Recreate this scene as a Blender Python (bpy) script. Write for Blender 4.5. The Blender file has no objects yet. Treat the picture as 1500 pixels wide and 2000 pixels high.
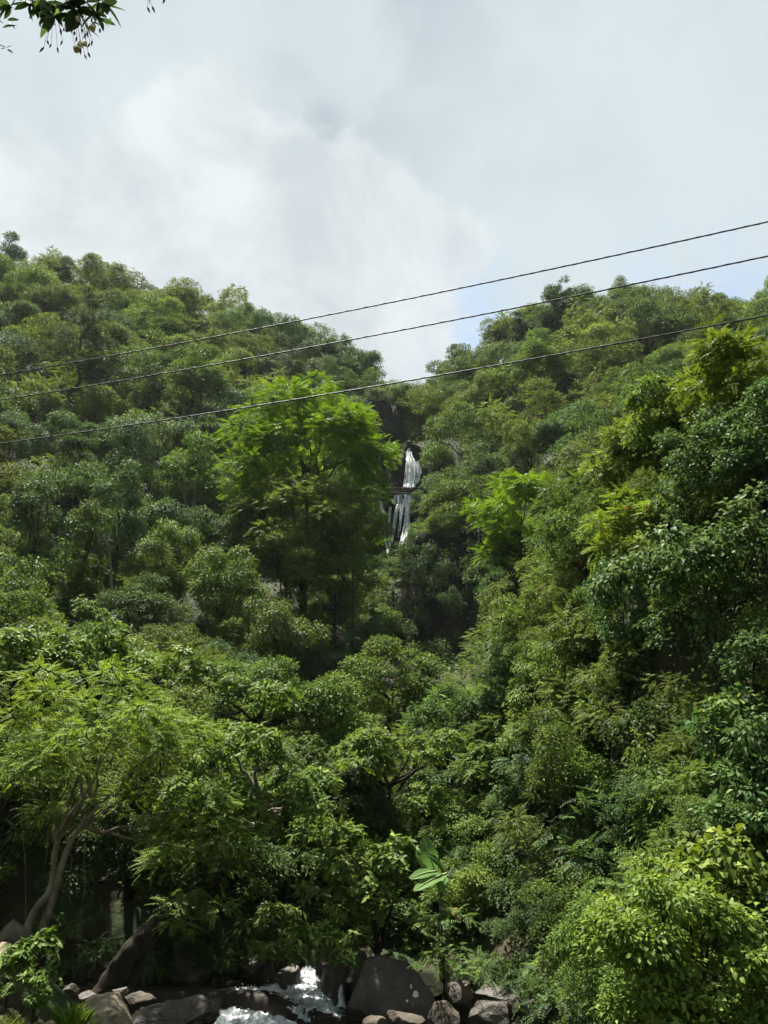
import bpy, math
import numpy as np
from mathutils import Matrix, Vector, noise as mnoise

# ------------------------------------------------------------------ camera
scn = bpy.context.scene
COL = scn.collection
F, PITCH, CAMZ = 1540.0, math.radians(18), 4.8
cam_d = bpy.data.cameras.new('camera'); cam = bpy.data.objects.new('camera', cam_d); COL.objects.link(cam)
cam.location = (0, 0, CAMZ); cam.rotation_euler = (math.pi / 2 + PITCH, 0, 0)
cam_d.sensor_fit = 'VERTICAL'; cam_d.sensor_height = 24; cam_d.lens = 24 * F / 2000
cam_d.clip_start = 0.05; cam_d.clip_end = 2000
scn.camera = cam
CP, SP = math.cos(PITCH), math.sin(PITCH)

def ray(px, py):
    u, v = (px - 750) / F, -(py - 1000) / F
    return np.array([u, CP - SP * v, SP + CP * v])
def pix(px, py, D):
    d = ray(px, py); return np.array([0, 0, CAMZ]) + d * (D / d[1])
def project(p):
    p = np.asarray(p, float); q = p - np.array([0, 0, CAMZ])
    dep = q[..., 1] * CP + q[..., 2] * SP; up = -q[..., 1] * SP + q[..., 2] * CP
    return 750 + F * q[..., 0] / dep, 1000 - F * up / dep, dep
def pxm(px, py, D):            # metres in one photo pixel at that point
    return project(pix(px, py, D))[2] / F

# ------------------------------------------------------------------ light
SUN_EL, SUN_AZ = math.radians(69), math.radians(325)     # azimuth clockwise from +Y
sun_vec = Vector((math.sin(SUN_AZ) * math.cos(SUN_EL), math.cos(SUN_AZ) * math.cos(SUN_EL), math.sin(SUN_EL)))
sd = bpy.data.lights.new('sun', 'SUN'); sd.energy = 5.0; sd.angle = math.radians(1.2); sd.color = (1, .955, .87)
sun = bpy.data.objects.new('sun', sd); COL.objects.link(sun); sun.location = (-30, -10, 80)
sun.rotation_euler = sun_vec.to_track_quat('Z', 'Y').to_euler()

world = bpy.data.worlds.new('World'); scn.world = world; world.use_nodes = True
wn, wl = world.node_tree.nodes, world.node_tree.links
wn.clear()
def W(t, **k):
    n = wn.new(t)
    for a, b in k.items(): setattr(n, a, b)
    return n
def wmath(op, a, b=None, c=None, clamp=False):
    n = W('ShaderNodeMath', operation=op, use_clamp=clamp)
    for i, s in enumerate((a, b, c)):
        if s is None: continue
        if isinstance(s, (int, float)): n.inputs[i].default_value = s
        else: wl.new(s, n.inputs[i])
    return n.outputs[0]
def wmap(v, a, b, c=0., d=1., smooth=True):
    n = W('ShaderNodeMapRange'); n.interpolation_type = 'SMOOTHSTEP' if smooth else 'LINEAR'
    wl.new(v, n.inputs[0]); 
    for i, s in enumerate((a, b, c, d)): n.inputs[i + 1].default_value = s
    return n.outputs[0]
def wmix(f, a, b):
    n = W('ShaderNodeMix', data_type='RGBA')
    wl.new(f, n.inputs[0])
    for i, s in ((6, a), (7, b)):
        if isinstance(s, tuple): n.inputs[i].default_value = (*s, 1)
        else: wl.new(s, n.inputs[i])
    return n.outputs[2]
tc = W('ShaderNodeTexCoord')
sky = W('ShaderNodeTexSky', sky_type='NISHITA', sun_disc=False, sun_elevation=SUN_EL, sun_rotation=SUN_AZ,
        altitude=200, air_density=1.0, dust_density=2.0, ozone_density=1.0)
def wnoise(scale, detail, rough=.55, dist=0., off=(0, 0, 0)):
    m = W('ShaderNodeMapping'); m.inputs['Location'].default_value = off
    wl.new(tc.outputs['Generated'], m.inputs[0])
    n = W('ShaderNodeTexNoise'); wl.new(m.outputs[0], n.inputs['Vector'])
    n.inputs['Scale'].default_value = scale; n.inputs['Detail'].default_value = detail
    n.inputs['Roughness'].default_value = rough; n.inputs['Distortion'].default_value = dist
    return n
warp = wnoise(6.5, 9, .62)
wv = W('ShaderNodeVectorMath', operation='MULTIPLY_ADD')
wl.new(warp.outputs['Color'], wv.inputs[0]); wv.inputs[1].default_value = (.26, .26, .26); wv.inputs[2].default_value = (-.13, -.13, -.13)
wadd = W('ShaderNodeVectorMath', operation='ADD'); wl.new(tc.outputs['Generated'], wadd.inputs[0]); wl.new(wv.outputs[0], wadd.inputs[1])
def blob(px, py, r0, r1):
    d = Vector(ray(px, py)).normalized()
    n = W('ShaderNodeVectorMath', operation='DISTANCE'); wl.new(wadd.outputs[0], n.inputs[0]); n.inputs[1].default_value = d
    return wmap(n.outputs['Value'], r1, r0)
def wmax(l):
    o = l[0]
    for s in l[1:]: o = wmath('MAXIMUM', o, s)
    return o
cumulus = wmax([blob(640, 620, .15, .19), blob(730, 450, .08, .115), blob(560, 440, .10, .135), blob(380, 350, .09, .13), blob(840, 520, .06, .10), blob(230, 480, .10, .15), blob(60, 440, .07, .13)])
veil = wmax([blob(1180, 330, .10, .42), blob(120, 160, .05, .42)])
puff = wnoise(2.6, 7, .52, .4, (3.1, 1.7, .4)); fine = wnoise(7, 7, .6, .3, (.7, 2.9, 5.1))
bluegap = wmax([blob(880, 690, .03, .16), blob(1330, 600, .02, .10)])
EXPO = 1.62
S = 10.0                                               # colours are given as seen at this exposure, the Background strength is 1/S
def c(r, g, b): k = S / 2 ** EXPO; return (r * k, g * k, b * k)
grey = wmix(wmap(wmath('ADD', wmath('MULTIPLY', puff.outputs[0], .55), wmath('MULTIPLY', fine.outputs[0], .45)), .42, .585), c(.440, .515, .570), c(.62, .70, .745))
grey = wmix(wmath('MULTIPLY', veil, .7), grey, c(.70, .80, .84))
cover = wmath('SUBTRACT', 1.0, wmath('MULTIPLY', bluegap, .8), clamp=True)
hs = W('ShaderNodeHueSaturation'); hs.inputs['Saturation'].default_value = .8; hs.inputs['Value'].default_value = 1.0; wl.new(sky.outputs[0], hs.inputs['Color'])
skyblue = wmix(wmath('MULTIPLY', cover, 0.0), hs.outputs[0], c(.45, .6, .8))
skyblue = wmix(wmath('ADD', wmath('MULTIPLY', cover, 0.0), .72), skyblue, c(.43, .60, .81))
base = wmix(cover, skyblue, grey)
lit = wmix(wmap(fine.outputs[0], .3, .7), c(.62, .69, .72), c(.84, .89, .895))
final = wmix(wmath('MULTIPLY', cumulus, .92), base, lit)
bg = W('ShaderNodeBackground'); bg.inputs['Strength'].default_value = 1 / S; wl.new(final, bg.inputs['Color'])
wo = W('ShaderNodeOutputWorld'); wl.new(bg.outputs[0], wo.inputs[0])

scn.view_settings.view_transform = 'Standard'; scn.view_settings.look = 'None'
scn.view_settings.exposure = EXPO; scn.view_settings.gamma = 1; scn.view_settings.use_curve_mapping = False
cy = scn.cycles
cy.use_denoising = True; cy.max_bounces = 6; cy.diffuse_bounces = 2; cy.glossy_bounces = 2; cy.transmission_bounces = 4
cy.transparent_max_bounces = 4; cy.sample_clamp_indirect = 4; cy.caustics_reflective = False; cy.caustics_refractive = False

# ------------------------------------------------------------------ materials
def newmat(name):
    m = bpy.data.materials.new(name); m.use_nodes = True; m.node_tree.nodes.clear(); return m, m.node_tree.nodes, m.node_tree.links
def ramp(n, stops):
    r = n.new('ShaderNodeValToRGB'); e = r.color_ramp.elements
    while len(e) < len(stops): e.new(.5)
    for i, (p, col) in enumerate(stops): e[i].position = p; e[i].color = (*col, 1)
    return r
def leaf_mat(name, dark, mid, light, gloss=.13, rough=.55, trans=.34, per_object=False, jitter=.5):
    m, n, l = newmat(name)
    oi = n.new('ShaderNodeObjectInfo')
    rp = ramp(n, [(0, dark), (.55, mid), (.92, light), (1, tuple(min(1, x * 1.25) for x in light))])
    if per_object: l.new(oi.outputs['Random'], rp.inputs[0])
    else:
        at = n.new('ShaderNodeAttribute'); at.attribute_name = 'rnd'; l.new(at.outputs['Fac'], rp.inputs[0])
    hv = n.new('ShaderNodeHueSaturation'); l.new(rp.outputs[0], hv.inputs['Color'])
    mr = n.new('ShaderNodeMapRange'); l.new(oi.outputs['Random'], mr.inputs[0])
    mr.inputs[3].default_value = 1 - .3 * jitter; mr.inputs[4].default_value = 1 + .45 * jitter; l.new(mr.outputs[0], hv.inputs['Value'])
    mh = n.new('ShaderNodeMath'); mh.operation = 'MULTIPLY'; mh.inputs[1].default_value = 7.31; l.new(oi.outputs['Random'], mh.inputs[0])
    mf = n.new('ShaderNodeMath'); mf.operation = 'FRACT'; l.new(mh.outputs[0], mf.inputs[0])
    m2 = n.new('ShaderNodeMapRange'); l.new(mf.outputs[0], m2.inputs[0]); m2.inputs[3].default_value = .5 - .018 * jitter; m2.inputs[4].default_value = .5 + .02 * jitter
    l.new(m2.outputs[0], hv.inputs['Hue'])
    p = n.new('ShaderNodeBsdfPrincipled'); l.new(hv.outputs[0], p.inputs['Base Color'])
    p.inputs['Roughness'].default_value = rough; p.inputs['Specular IOR Level'].default_value = gloss
    t = n.new('ShaderNodeBsdfTranslucent')
    hy = n.new('ShaderNodeHueSaturation'); hy.inputs['Hue'].default_value = .485; hy.inputs['Saturation'].default_value = 1.1; hy.inputs['Value'].default_value = 1.25
    l.new(hv.outputs[0], hy.inputs['Color']); l.new(hy.outputs[0], t.inputs['Color'])
    mx = n.new('ShaderNodeMixShader'); mx.inputs[0].default_value = trans; l.new(p.outputs[0], mx.inputs[1]); l.new(t.outputs[0], mx.inputs[2])
    o = n.new('ShaderNodeOutputMaterial'); l.new(mx.outputs[0], o.inputs[0])
    return m
LEAFC = {
 'mid':    ((.034, .066, .014), (.074, .125, .026), (.142, .205, .046)),
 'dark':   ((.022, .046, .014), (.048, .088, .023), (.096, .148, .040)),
 'bright': ((.056, .120, .014), (.104, .196, .022), (.172, .282, .038)),
 'yellow': ((.058, .096, .013), (.116, .176, .026), (.205, .268, .052)),
 'olive':  ((.044, .070, .015), (.088, .126, .028), (.162, .200, .050)),
 'fresh':  ((.046, .086, .016), (.098, .156, .031), (.190, .256, .060)),
 'blue':   ((.026, .054, .020), (.054, .100, .034), (.108, .166, .060)),
 'grey':   ((.036, .062, .021), (.069, .104, .038), (.122, .160, .062)),
 'vine':   ((.030, .068, .020), (.064, .118, .034), (.132, .196, .066)),
 'red':    ((.070, .024, .012), (.140, .048, .024), (.190, .085, .040)),
}
MAT = {}
def lm(kind, per=False):
    k = ('leaf_' + kind + ('_single' if per else ''))
    if k not in MAT: MAT[k] = leaf_mat(k, *LEAFC[kind], per_object=per)
    return MAT[k]

def surf_mat(name, stops, scale=2., detail=8, bump=.5, bscale=8., rough=.85, spec=.3, stops2=None, s2=.5, thr=(.5, .6), metallic=0., stretch=(1, 1, 1), dist=.1, up=None):
    m, n, l = newmat(name)
    tcn = n.new('ShaderNodeTexCoord'); mp = n.new('ShaderNodeMapping'); mp.inputs['Scale'].default_value = stretch
    l.new(tcn.outputs['Object'], mp.inputs[0])
    def ns(sc, det, off=0):
        x = n.new('ShaderNodeTexNoise'); x.inputs['Scale'].default_value = sc; x.inputs['Detail'].default_value = det; x.inputs['Roughness'].default_value = .62
        x.noise_dimensions = '4D'; x.inputs['W'].default_value = off; l.new(mp.outputs[0], x.inputs['Vector']); return x
    a = ns(scale, detail); rp = ramp(n, stops); l.new(a.outputs[0], rp.inputs[0]); colr = rp.outputs[0]
    if stops2:
        b = ns(s2, 8, 3.3); mr = n.new('ShaderNodeMapRange'); mr.inputs[1].default_value = thr[0]; mr.inputs[2].default_value = thr[1]
        if up is not None:
            g = n.new('ShaderNodeNewGeometry'); sx = n.new('ShaderNodeSeparateXYZ'); l.new(g.outputs['Normal'], sx.inputs[0])
            ma = n.new('ShaderNodeMath'); ma.operation = 'MULTIPLY_ADD'; ma.inputs[1].default_value = up; l.new(sx.outputs[2], ma.inputs[0]); l.new(b.outputs[0], ma.inputs[2]); l.new(ma.outputs[0], mr.inputs[0])
        else: l.new(b.outputs[0], mr.inputs[0])
        r2 = ramp(n, stops2); c2 = ns(scale * 3, 6, 7.7); l.new(c2.outputs[0], r2.inputs[0])
        mx = n.new('ShaderNodeMix'); mx.data_type = 'RGBA'; l.new(mr.outputs[0], mx.inputs[0]); l.new(colr, mx.inputs[6]); l.new(r2.outputs[0], mx.inputs[7]); colr = mx.outputs[2]
    p = n.new('ShaderNodeBsdfPrincipled'); l.new(colr, p.inputs['Base Color']); p.inputs['Roughness'].default_value = rough
    p.inputs['Specular IOR Level'].default_value = spec; p.inputs['Metallic'].default_value = metallic
    h = ns(bscale, 9, 1.1); bp = n.new('ShaderNodeBump'); bp.inputs['Strength'].default_value = bump; bp.inputs['Distance'].default_value = dist
    l.new(h.outputs[0], bp.inputs['Height']); l.new(bp.outputs[0], p.inputs['Normal'])
    o = n.new('ShaderNodeOutputMaterial'); l.new(p.outputs[0], o.inputs[0]); return m
M_SOIL = surf_mat('forest_soil', [(.3, (.018, .014, .009)), (.55, (.040, .032, .018)), (.75, (.075, .060, .034))], 1.2, bump=.8, bscale=3,
                  stops2=[(.3, (.012, .024, .008)), (.7, (.040, .066, .018))], s2=.6, thr=(.42, .56), spec=.15)
M_BARK = surf_mat('bark', [(.3, (.060, .048, .033)), (.55, (.15, .125, .086)), (.75, (.30, .265, .19))], 7, bump=.9, bscale=22, stretch=(1, 1, .35), dist=.03, spec=.15,
                  stops2=[(.3, (.060, .072, .022)), (.7, (.13, .13, .05))], s2=2.5, thr=(.52, .64))
M_BARKD = surf_mat('dark_bark', [(.3, (.014, .011, .008)), (.6, (.034, .027, .019)), (.72, (.06, .05, .038)), (.8, (.16, .15, .12))], 6, bump=.9, bscale=16, stretch=(1, 1, .5), dist=.03, spec=.15)
M_TWIG = surf_mat('grey_twig', [(.3, (.10, .085, .065)), (.7, (.22, .19, .15))], 6, bump=.2)
ROCK = [(.28, (.022, .018, .012)), (.48, (.052, .043, .030)), (.62, (.090, .075, .052)), (.78, (.17, .15, .11))]
M_ROCK = surf_mat('stream_rock', ROCK, 2.2, bump=.7, bscale=9, dist=.06, rough=.8,
                  stops2=[(.3, (.022, .036, .010)), (.7, (.06, .078, .022))], s2=2.0, thr=(.60, .74))
M_ROCKD = surf_mat('dark_wet_shaded_rock', [(.3, (.020, .016, .012)), (.5, (.046, .037, .027)), (.66, (.080, .066, .046)), (.82, (.15, .13, .09))], 2.4, bump=.8, bscale=10, dist=.06, rough=.5, spec=.4,
                   stops2=[(.3, (.012, .020, .006)), (.7, (.034, .044, .013))], s2=2.0, thr=(.56, .72))  # dark wet stone; also carries painted shade on the right-bank rocks
M_ROCKL = surf_mat('pale_dry_rock', [(.28, (.075, .060, .038)), (.5, (.165, .138, .092)), (.72, (.27, .235, .17))], 2.6, bump=.7, bscale=11, dist=.05,
                   stops2=[(.3, (.09, .085, .035)), (.7, (.16, .15, .07))], s2=1.8, thr=(.58, .72))
M_CLIFF = surf_mat('cliff_rock', [(.32, (.006, .0055, .005)), (.5, (.016, .014, .012)), (.66, (.032, .028, .023)), (.85, (.065, .058, .05))], .7, bump=.9, bscale=1.6, stretch=(1, 1, .22), dist=.6, rough=.9, spec=.12,
                  stops2=[(.3, (.008, .014, .005)), (.7, (.022, .034, .012))], s2=.9, thr=(.45, .58))
M_CONC = surf_mat('weathered_concrete', [(.3, (.028, .024, .020)), (.7, (.075, .066, .055))], 3, bump=.5, bscale=8, dist=.02)
M_RAIL = surf_mat('rusty_rail', [(.3, (.035, .026, .021)), (.7, (.08, .06, .05))], 5, bump=.2)
M_CABLE = surf_mat('black_cable', [(.3, (.012, .012, .013)), (.7, (.028, .028, .030))], 30, bump=.3, bscale=60, dist=.004, rough=.55)
M_LICHEN = surf_mat('white_lichen', [(.3, (.50, .52, .48)), (.7, (.72, .74, .70))], 20, bump=.2)
M_FLOWER = surf_mat('cream_petal', [(.3, (.62, .56, .40)), (.7, (.80, .75, .58))], 30, bump=.2, bscale=60, dist=.004)
M_BUD = surf_mat('purple_bud', [(.3, (.05, .015, .035)), (.7, (.11, .03, .06))], 30, bump=.1)

def water_mat(name, col, rough, bscale, bstr, stretch=(1, 1, 1)):
    m, n, l = newmat(name)
    tcn = n.new('ShaderNodeTexCoord'); mp = n.new('ShaderNodeMapping'); mp.inputs['Scale'].default_value = stretch; l.new(tcn.outputs['Object'], mp.inputs[0])
    x = n.new('ShaderNodeTexNoise'); x.inputs['Scale'].default_value = bscale; x.inputs['Detail'].default_value = 5; l.new(mp.outputs[0], x.inputs['Vector'])
    b = n.new('ShaderNodeBump'); b.inputs['Strength'].default_value = bstr; b.inputs['Distance'].default_value = .05; l.new(x.outputs[0], b.inputs['Height'])
    p = n.new('ShaderNodeBsdfPrincipled'); p.inputs['Base Color'].default_value = (*col, 1); p.inputs['Roughness'].default_value = rough; p.inputs['IOR'].default_value = 1.33
    l.new(b.outputs[0], p.inputs['Normal']); o = n.new('ShaderNodeOutputMaterial'); l.new(p.outputs[0], o.inputs[0]); return m
M_POOL = water_mat('dark_pool_water', (.014, .015, .011), .06, 3.0, .25)
def foam_mat(name, lo, hi, scale, stretch):
    m, n, l = newmat(name)
    tcn = n.new('ShaderNodeTexCoord'); mp = n.new('ShaderNodeMapping'); mp.inputs['Scale'].default_value = stretch; l.new(tcn.outputs['Object'], mp.inputs[0])
    x = n.new('ShaderNodeTexNoise'); x.inputs['Scale'].default_value = scale; x.inputs['Detail'].default_value = 8; x.inputs['Roughness'].default_value = .7; l.new(mp.outputs[0], x.inputs['Vector'])
    r = ramp(n, [(lo, (.05, .06, .055)), ((lo + hi) / 2, (.42, .47, .47)), (hi, (.82, .86, .87))]); l.new(x.outputs[0], r.inputs[0])
    b = n.new('ShaderNodeBump'); b.inputs['Strength'].default_value = .6; b.inputs['Distance'].default_value = .06; l.new(x.outputs[0], b.inputs['Height'])
    p = n.new('ShaderNodeBsdfPrincipled'); l.new(r.outputs[0], p.inputs['Base Color']); p.inputs['Roughness'].default_value = .4; l.new(b.outputs[0], p.inputs['Normal'])
    o = n.new('ShaderNodeOutputMaterial'); l.new(p.outputs[0], o.inputs[0]); return m
M_FOAM = foam_mat('white_foam', .22, .48, 5, (1, 1, 1))
M_RAPID = foam_mat('rapid_water', .36, .60, 4, (1, .5, 1))
M_FALL = foam_mat('falling_water', .38, .66, 3.0, (1, 1, .12))

# ------------------------------------------------------------------ mesh helpers
def mesh(name, V, Fc, mat, rnd=None, smooth=False):
    """V (n,3); Fc (m,k) index array or list of such arrays"""
    if not isinstance(Fc, list): Fc = [Fc]
    me = bpy.data.meshes.new(name)
    V = np.ascontiguousarray(V, np.float32)
    loops = np.concatenate([f.ravel() for f in Fc]).astype(np.int32)
    tot = np.concatenate([np.full(len(f), f.shape[1], np.int32) for f in Fc])
    st = np.concatenate([[0], np.cumsum(tot)[:-1]]).astype(np.int32)
    me.vertices.add(len(V)); me.vertices.foreach_set('co', V.ravel())
    me.loops.add(len(loops)); me.loops.foreach_set('vertex_index', loops)
    me.polygons.add(len(tot)); me.polygons.foreach_set('loop_start', st); me.polygons.foreach_set('loop_total', tot)
    if smooth: me.polygons.foreach_set('use_smooth', np.ones(len(tot), bool))
    if rnd is not None:
        a = me.attributes.new('rnd', 'FLOAT', 'FACE'); a.data.foreach_set('value', np.ascontiguousarray(rnd, np.float32))
    me.update(calc_edges=True)
    if mat: me.materials.append(mat)
    return me
def obj(name, me, parent=None, loc=(0, 0, 0)):
    o = bpy.data.objects.new(name, me); COL.objects.link(o); o.location = [float(v) for v in loc]
    if parent: o.parent = parent
    return o
def tag(o, label, cat, group=None):
    o['label'] = label; o['category'] = cat
    if group: o['group'] = group
    return o
def thing(name, loc, label, cat, group=None):
    return tag(obj(name, None, None, loc), label, cat, group)
def unit(v): return v / np.maximum(np.linalg.norm(v, axis=-1, keepdims=True), 1e-9)

def leaf_arrays(P, Dr, N, L, Wd, rng, detail=0, r=None):
    """leaves at P along Dr with face normal N -> verts, faces, rnd"""
    n = len(P); Dr = unit(Dr); S_ = unit(np.cross(Dr, N)); U = np.cross(S_, Dr)
    L = np.asarray(L).reshape(-1, 1); Wd = np.asarray(Wd).reshape(-1, 1)
    if r is None: r = rng.random(n)
    if detail == 0:
        V = np.stack([P, P + Dr * L * .45 + S_ * Wd + U * Wd * .35, P + Dr * L - U * L * .12, P + Dr * L * .45 - S_ * Wd + U * Wd * .35], 1)
        b = (np.arange(n) * 4)[:, None]
        Fc = np.concatenate([b + [0, 1, 2], b + [0, 2, 3]], 1).reshape(-1, 3); return V.reshape(-1, 3), Fc, np.repeat(r, 2)
    a = [P, P + Dr * L * .33 + S_ * Wd * .92 + U * Wd * .32, P + Dr * L * .38, P + Dr * L * .33 - S_ * Wd * .92 + U * Wd * .32,
         P + Dr * L * .68 + S_ * Wd * .72 + U * Wd * .18 - U * L * .06, P + Dr * L * .72 - U * L * .08, P + Dr * L * .68 - S_ * Wd * .72 + U * Wd * .18 - U * L * .06, P + Dr * L - U * L * .2]
    V = np.stack(a, 1); b = (np.arange(n) * 8)[:, None]
    Fq = np.concatenate([b + [1, 4, 5, 2], b + [2, 5, 6, 3]], 1).reshape(-1, 4)
    Ft = np.concatenate([b + [0, 1, 2], b + [0, 2, 3], b + [4, 7, 5], b + [5, 7, 6]], 1).reshape(-1, 3)
    return V.reshape(-1, 3), [Fq, Ft], np.concatenate([np.repeat(r, 2), np.repeat(r, 4)])

def lobes_in(rng, rx, ry, rz, n, rr=(.15, .40), low=-.45, aniso=0.):
    d = unit(rng.normal(size=(n * 3, 3))); d = d[d[:, 2] > low][:n]
    k = rng.uniform(.55, .98, (len(d), 1)); c_ = (d * np.array([rx, ry, rz]) * k) * (1 + aniso * rng.uniform(-.28, .25, (1, 3))) + rng.normal(size=(len(d), 3)) * .07 * rx
    return np.concatenate([c_, rng.uniform(*rr, (len(c_), 1)) * (rx * ry * rz) ** (1 / 3)], 1)

def foliage(rng, lobes, N, L, style='broad', asp=.28, cr=None, flat=.6, droop=.35, low=-.3):
    """-> P, Dr, Nm, L, W arrays of single leaves spread in clumps over the lobes"""
    K = {'broad': 16, 'whorl': 7, 'pinnate': 14, 'tuft': 12}[style]
    M = max(1, N // K); w = lobes[:, 3] ** 2; li = rng.choice(len(lobes), M, p=w / w.sum())
    d = unit(rng.normal(size=(M, 3))); d[:, 2] = np.where(d[:, 2] < low, -d[:, 2], d[:, 2])
    lr = lobes[li, 3:4]; out = np.where(rng.random((M, 1)) < .14, rng.uniform(.4, 1.3, (M, 1)), rng.uniform(.82, 1.06, (M, 1))); C = lobes[li, :3] + d * lr * out * np.array([1, 1, .8])
    cr = cr or L * 1.8
    if style == 'broad':
        off = unit(rng.normal(size=(M, K, 3))) * rng.random((M, K, 1)) ** .5 * cr; off[..., 2] *= flat
        P = C[:, None] + off
        Dr = unit(d[:, None] * .55 + unit(off) * .8 + rng.normal(size=(M, K, 3)) * .35 + np.array([0, 0, -droop]))
        Nm = unit(d[:, None] * .5 + np.array([0, 0, .9]) + rng.normal(size=(M, K, 3)) * .45)
        LL = L * rng.uniform(.6, 1.2, (M, K))
    elif style == 'whorl':
        ax = unit(d * .6 + np.array([0, 0, .75]) + rng.normal(size=(M, 3)) * .3)
        t = unit(np.cross(ax, rng.normal(size=(M, 3)))); b = np.cross(ax, t)
        ph = np.arange(K) * (2 * math.pi / K) + rng.normal(size=(M, K)) * .25; th = rng.uniform(.75, 1.75, (M, K))
        Dr = ax[:, None] * np.cos(th)[..., None] + (t[:, None] * np.cos(ph)[..., None] + b[:, None] * np.sin(ph)[..., None]) * np.sin(th)[..., None] + np.array([0, 0, -droop * .6])
        P = C[:, None] + ax[:, None] * rng.uniform(-.2, .1, (M, K, 1)) * L
        Nm = np.repeat(ax[:, None], K, 1) + rng.normal(size=(M, K, 3)) * .2
        LL = L * rng.uniform(.65, 1.15, (M, K))
    elif style == 'pinnate':
        ax = unit(d * np.array([1, 1, .45]) + rng.normal(size=(M, 3)) * .35 + np.array([0, 0, -droop * .6]))
        up = unit(np.array([0, 0, 1.]) + d * .25 + rng.normal(size=(M, 3)) * .2); s = unit(np.cross(ax, up)); up = np.cross(s, ax)
        t = np.repeat(np.linspace(.1, 1, K // 2), 2); sg = np.tile([1., -1.], K // 2); FL = L * K * .24
        P = C[:, None] + ax[:, None] * (t * FL)[:, None] - up[:, None] * (t ** 2 * FL * .22)[:, None]
        Dr = s[:, None] * sg[:, None] + ax[:, None] * .55 - up[:, None] * .15 + rng.normal(size=(M, K, 3)) * .1
        Nm = np.repeat(up[:, None], K, 1) + rng.normal(size=(M, K, 3)) * .15
        LL = L * (1.1 - .45 * t) * rng.uniform(.85, 1.15, (M, 1))
    else:                                                   # tuft of needles
        off = rng.normal(size=(M, K, 3)) * L * .15; P = C[:, None] + off
        Dr = unit(rng.normal(size=(M, K, 3)) + np.array([0, 0, .6])); Nm = unit(rng.normal(size=(M, K, 3))); LL = L * rng.uniform(.7, 1.2, (M, K))
    f = lambda a: a.reshape(-1, 3)
    LL = LL.ravel(); cl = np.repeat(rng.random(M), K)
    r = np.clip(.55 * cl + .45 * rng.random(len(LL)), 0, 1)
    return f(P), f(Dr), f(Nm), LL, LL * asp, r

def tubes(paths, sides=6):
    """paths: list of (points, radii) -> verts, quads"""
    Vs, Fs, o = [], [], 0
    for pts, rad in paths:
        pts = np.asarray(pts, float); n = len(pts); rad = np.broadcast_to(np.asarray(rad, float), (n,))
        T = unit(np.gradient(pts, axis=0)); ref = np.array([.31, .17, .93]) if abs(T[0, 2]) < .9 else np.array([1., .1, 0])
        A = unit(np.cross(T, ref)); B = np.cross(T, A); an = np.arange(sides) * 2 * math.pi / sides
        R = pts[:, None] + (A[:, None] * np.cos(an)[:, None] + B[:, None] * np.sin(an)[:, None]) * rad[:, None, None]
        Vs.append(R.reshape(-1, 3)); i = np.arange(n - 1)[:, None] * sides; j = np.arange(sides)
        Fs.append(np.stack([i + j, i + (j + 1) % sides, i + sides + (j + 1) % sides, i + sides + j], -1).reshape(-1, 4) + o); o += n * sides
    return np.concatenate(Vs), np.concatenate(Fs)
def spline(pts, n=10):
    pts = np.asarray(pts, float)
    if len(pts) == 2: t = np.linspace(0, 1, n)[:, None]; return pts[0] * (1 - t) + pts[1] * t
    out = []; P = np.concatenate([[2 * pts[0] - pts[1]], pts, [2 * pts[-1] - pts[-2]]])
    for i in range(1, len(P) - 2):
        t = np.linspace(0, 1, n, endpoint=(i == len(P) - 3))[:, None]; a, b, c_, d = P[i - 1:i + 3]
        out.append(.5 * (2 * b + (c_ - a) * t + (2 * a - 5 * b + 4 * c_ - d) * t ** 2 + (3 * b - a - 3 * c_ + d) * t ** 3))
    return np.concatenate(out)
def barky(V, a):
    return V + np.array([(mnoise.noise_vector(Vector(v) * 3.1) * a + mnoise.noise_vector(Vector((v[0] * 13, v[1] * 13, v[2] * 5))) * a * .6)[:] for v in V])
def wob(rng, a, b, n=7, amt=.06):
    t = np.linspace(0, 1, n)[:, None]; L = np.linalg.norm(np.subtract(b, a)); p = np.asarray(a) * (1 - t) + np.asarray(b) * t
    w = np.cumsum(rng.normal(size=(n, 3)), 0) * amt * L / math.sqrt(n); w -= w[0] * (1 - t) + w[-1] * t; return p + w

# ------------------------------------------------------------------ terrain
CTRL = []
def gp(px, py, D, lower, back=0.):
    p = pix(px, py, D); CTRL.append((p[0], p[1] + back, p[2] - lower))
for a in [(-350, 508, 120), (-150, 518, 130), (0, 528, 135), (150, 552, 136), (270, 574, 138), (400, 620, 139), (500, 625, 141), (600, 672, 143), (690, 725, 146), (745, 800, 150),
          (0, 640, 105), (200, 650, 110), (400, 690, 117), (600, 730, 122), (-350, 700, 80), (0, 760, 86), (200, 770, 92), (400, 780, 99), (690, 800, 118),
          (-350, 950, 50), (0, 890, 68), (200, 890, 74), (400, 890, 80), (600, 900, 92), (0, 1030, 53), (200, 1030, 58), (400, 1030, 64), (600, 1040, 74)]: gp(*a, 4.6)
for a in [(0, 1160, 42), (200, 1160, 46), (400, 1150, 52), (600, 1150, 62), (-350, 1160, 30), (0, 1260, 33), (200, 1260, 36), (400, 1270, 41), (600, 1260, 49)]: gp(*a, 3.6)
for a in [(870, 745, 142), (1000, 650, 136), (1080, 610, 130), (1250, 590, 118), (1380, 650, 112), (1500, 628, 104), (1700, 620, 95), (870, 800, 126), (1000, 770, 108), (1200, 740, 94), (1400, 730, 84),
          (870, 930, 101), (1000, 900, 88), (1150, 880, 74), (1300, 840, 64), (1600, 800, 60)]: gp(*a, 4.6)
for a in [(880, 1060, 86), (1010, 1060, 68)]: gp(*a, 3.6)
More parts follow.
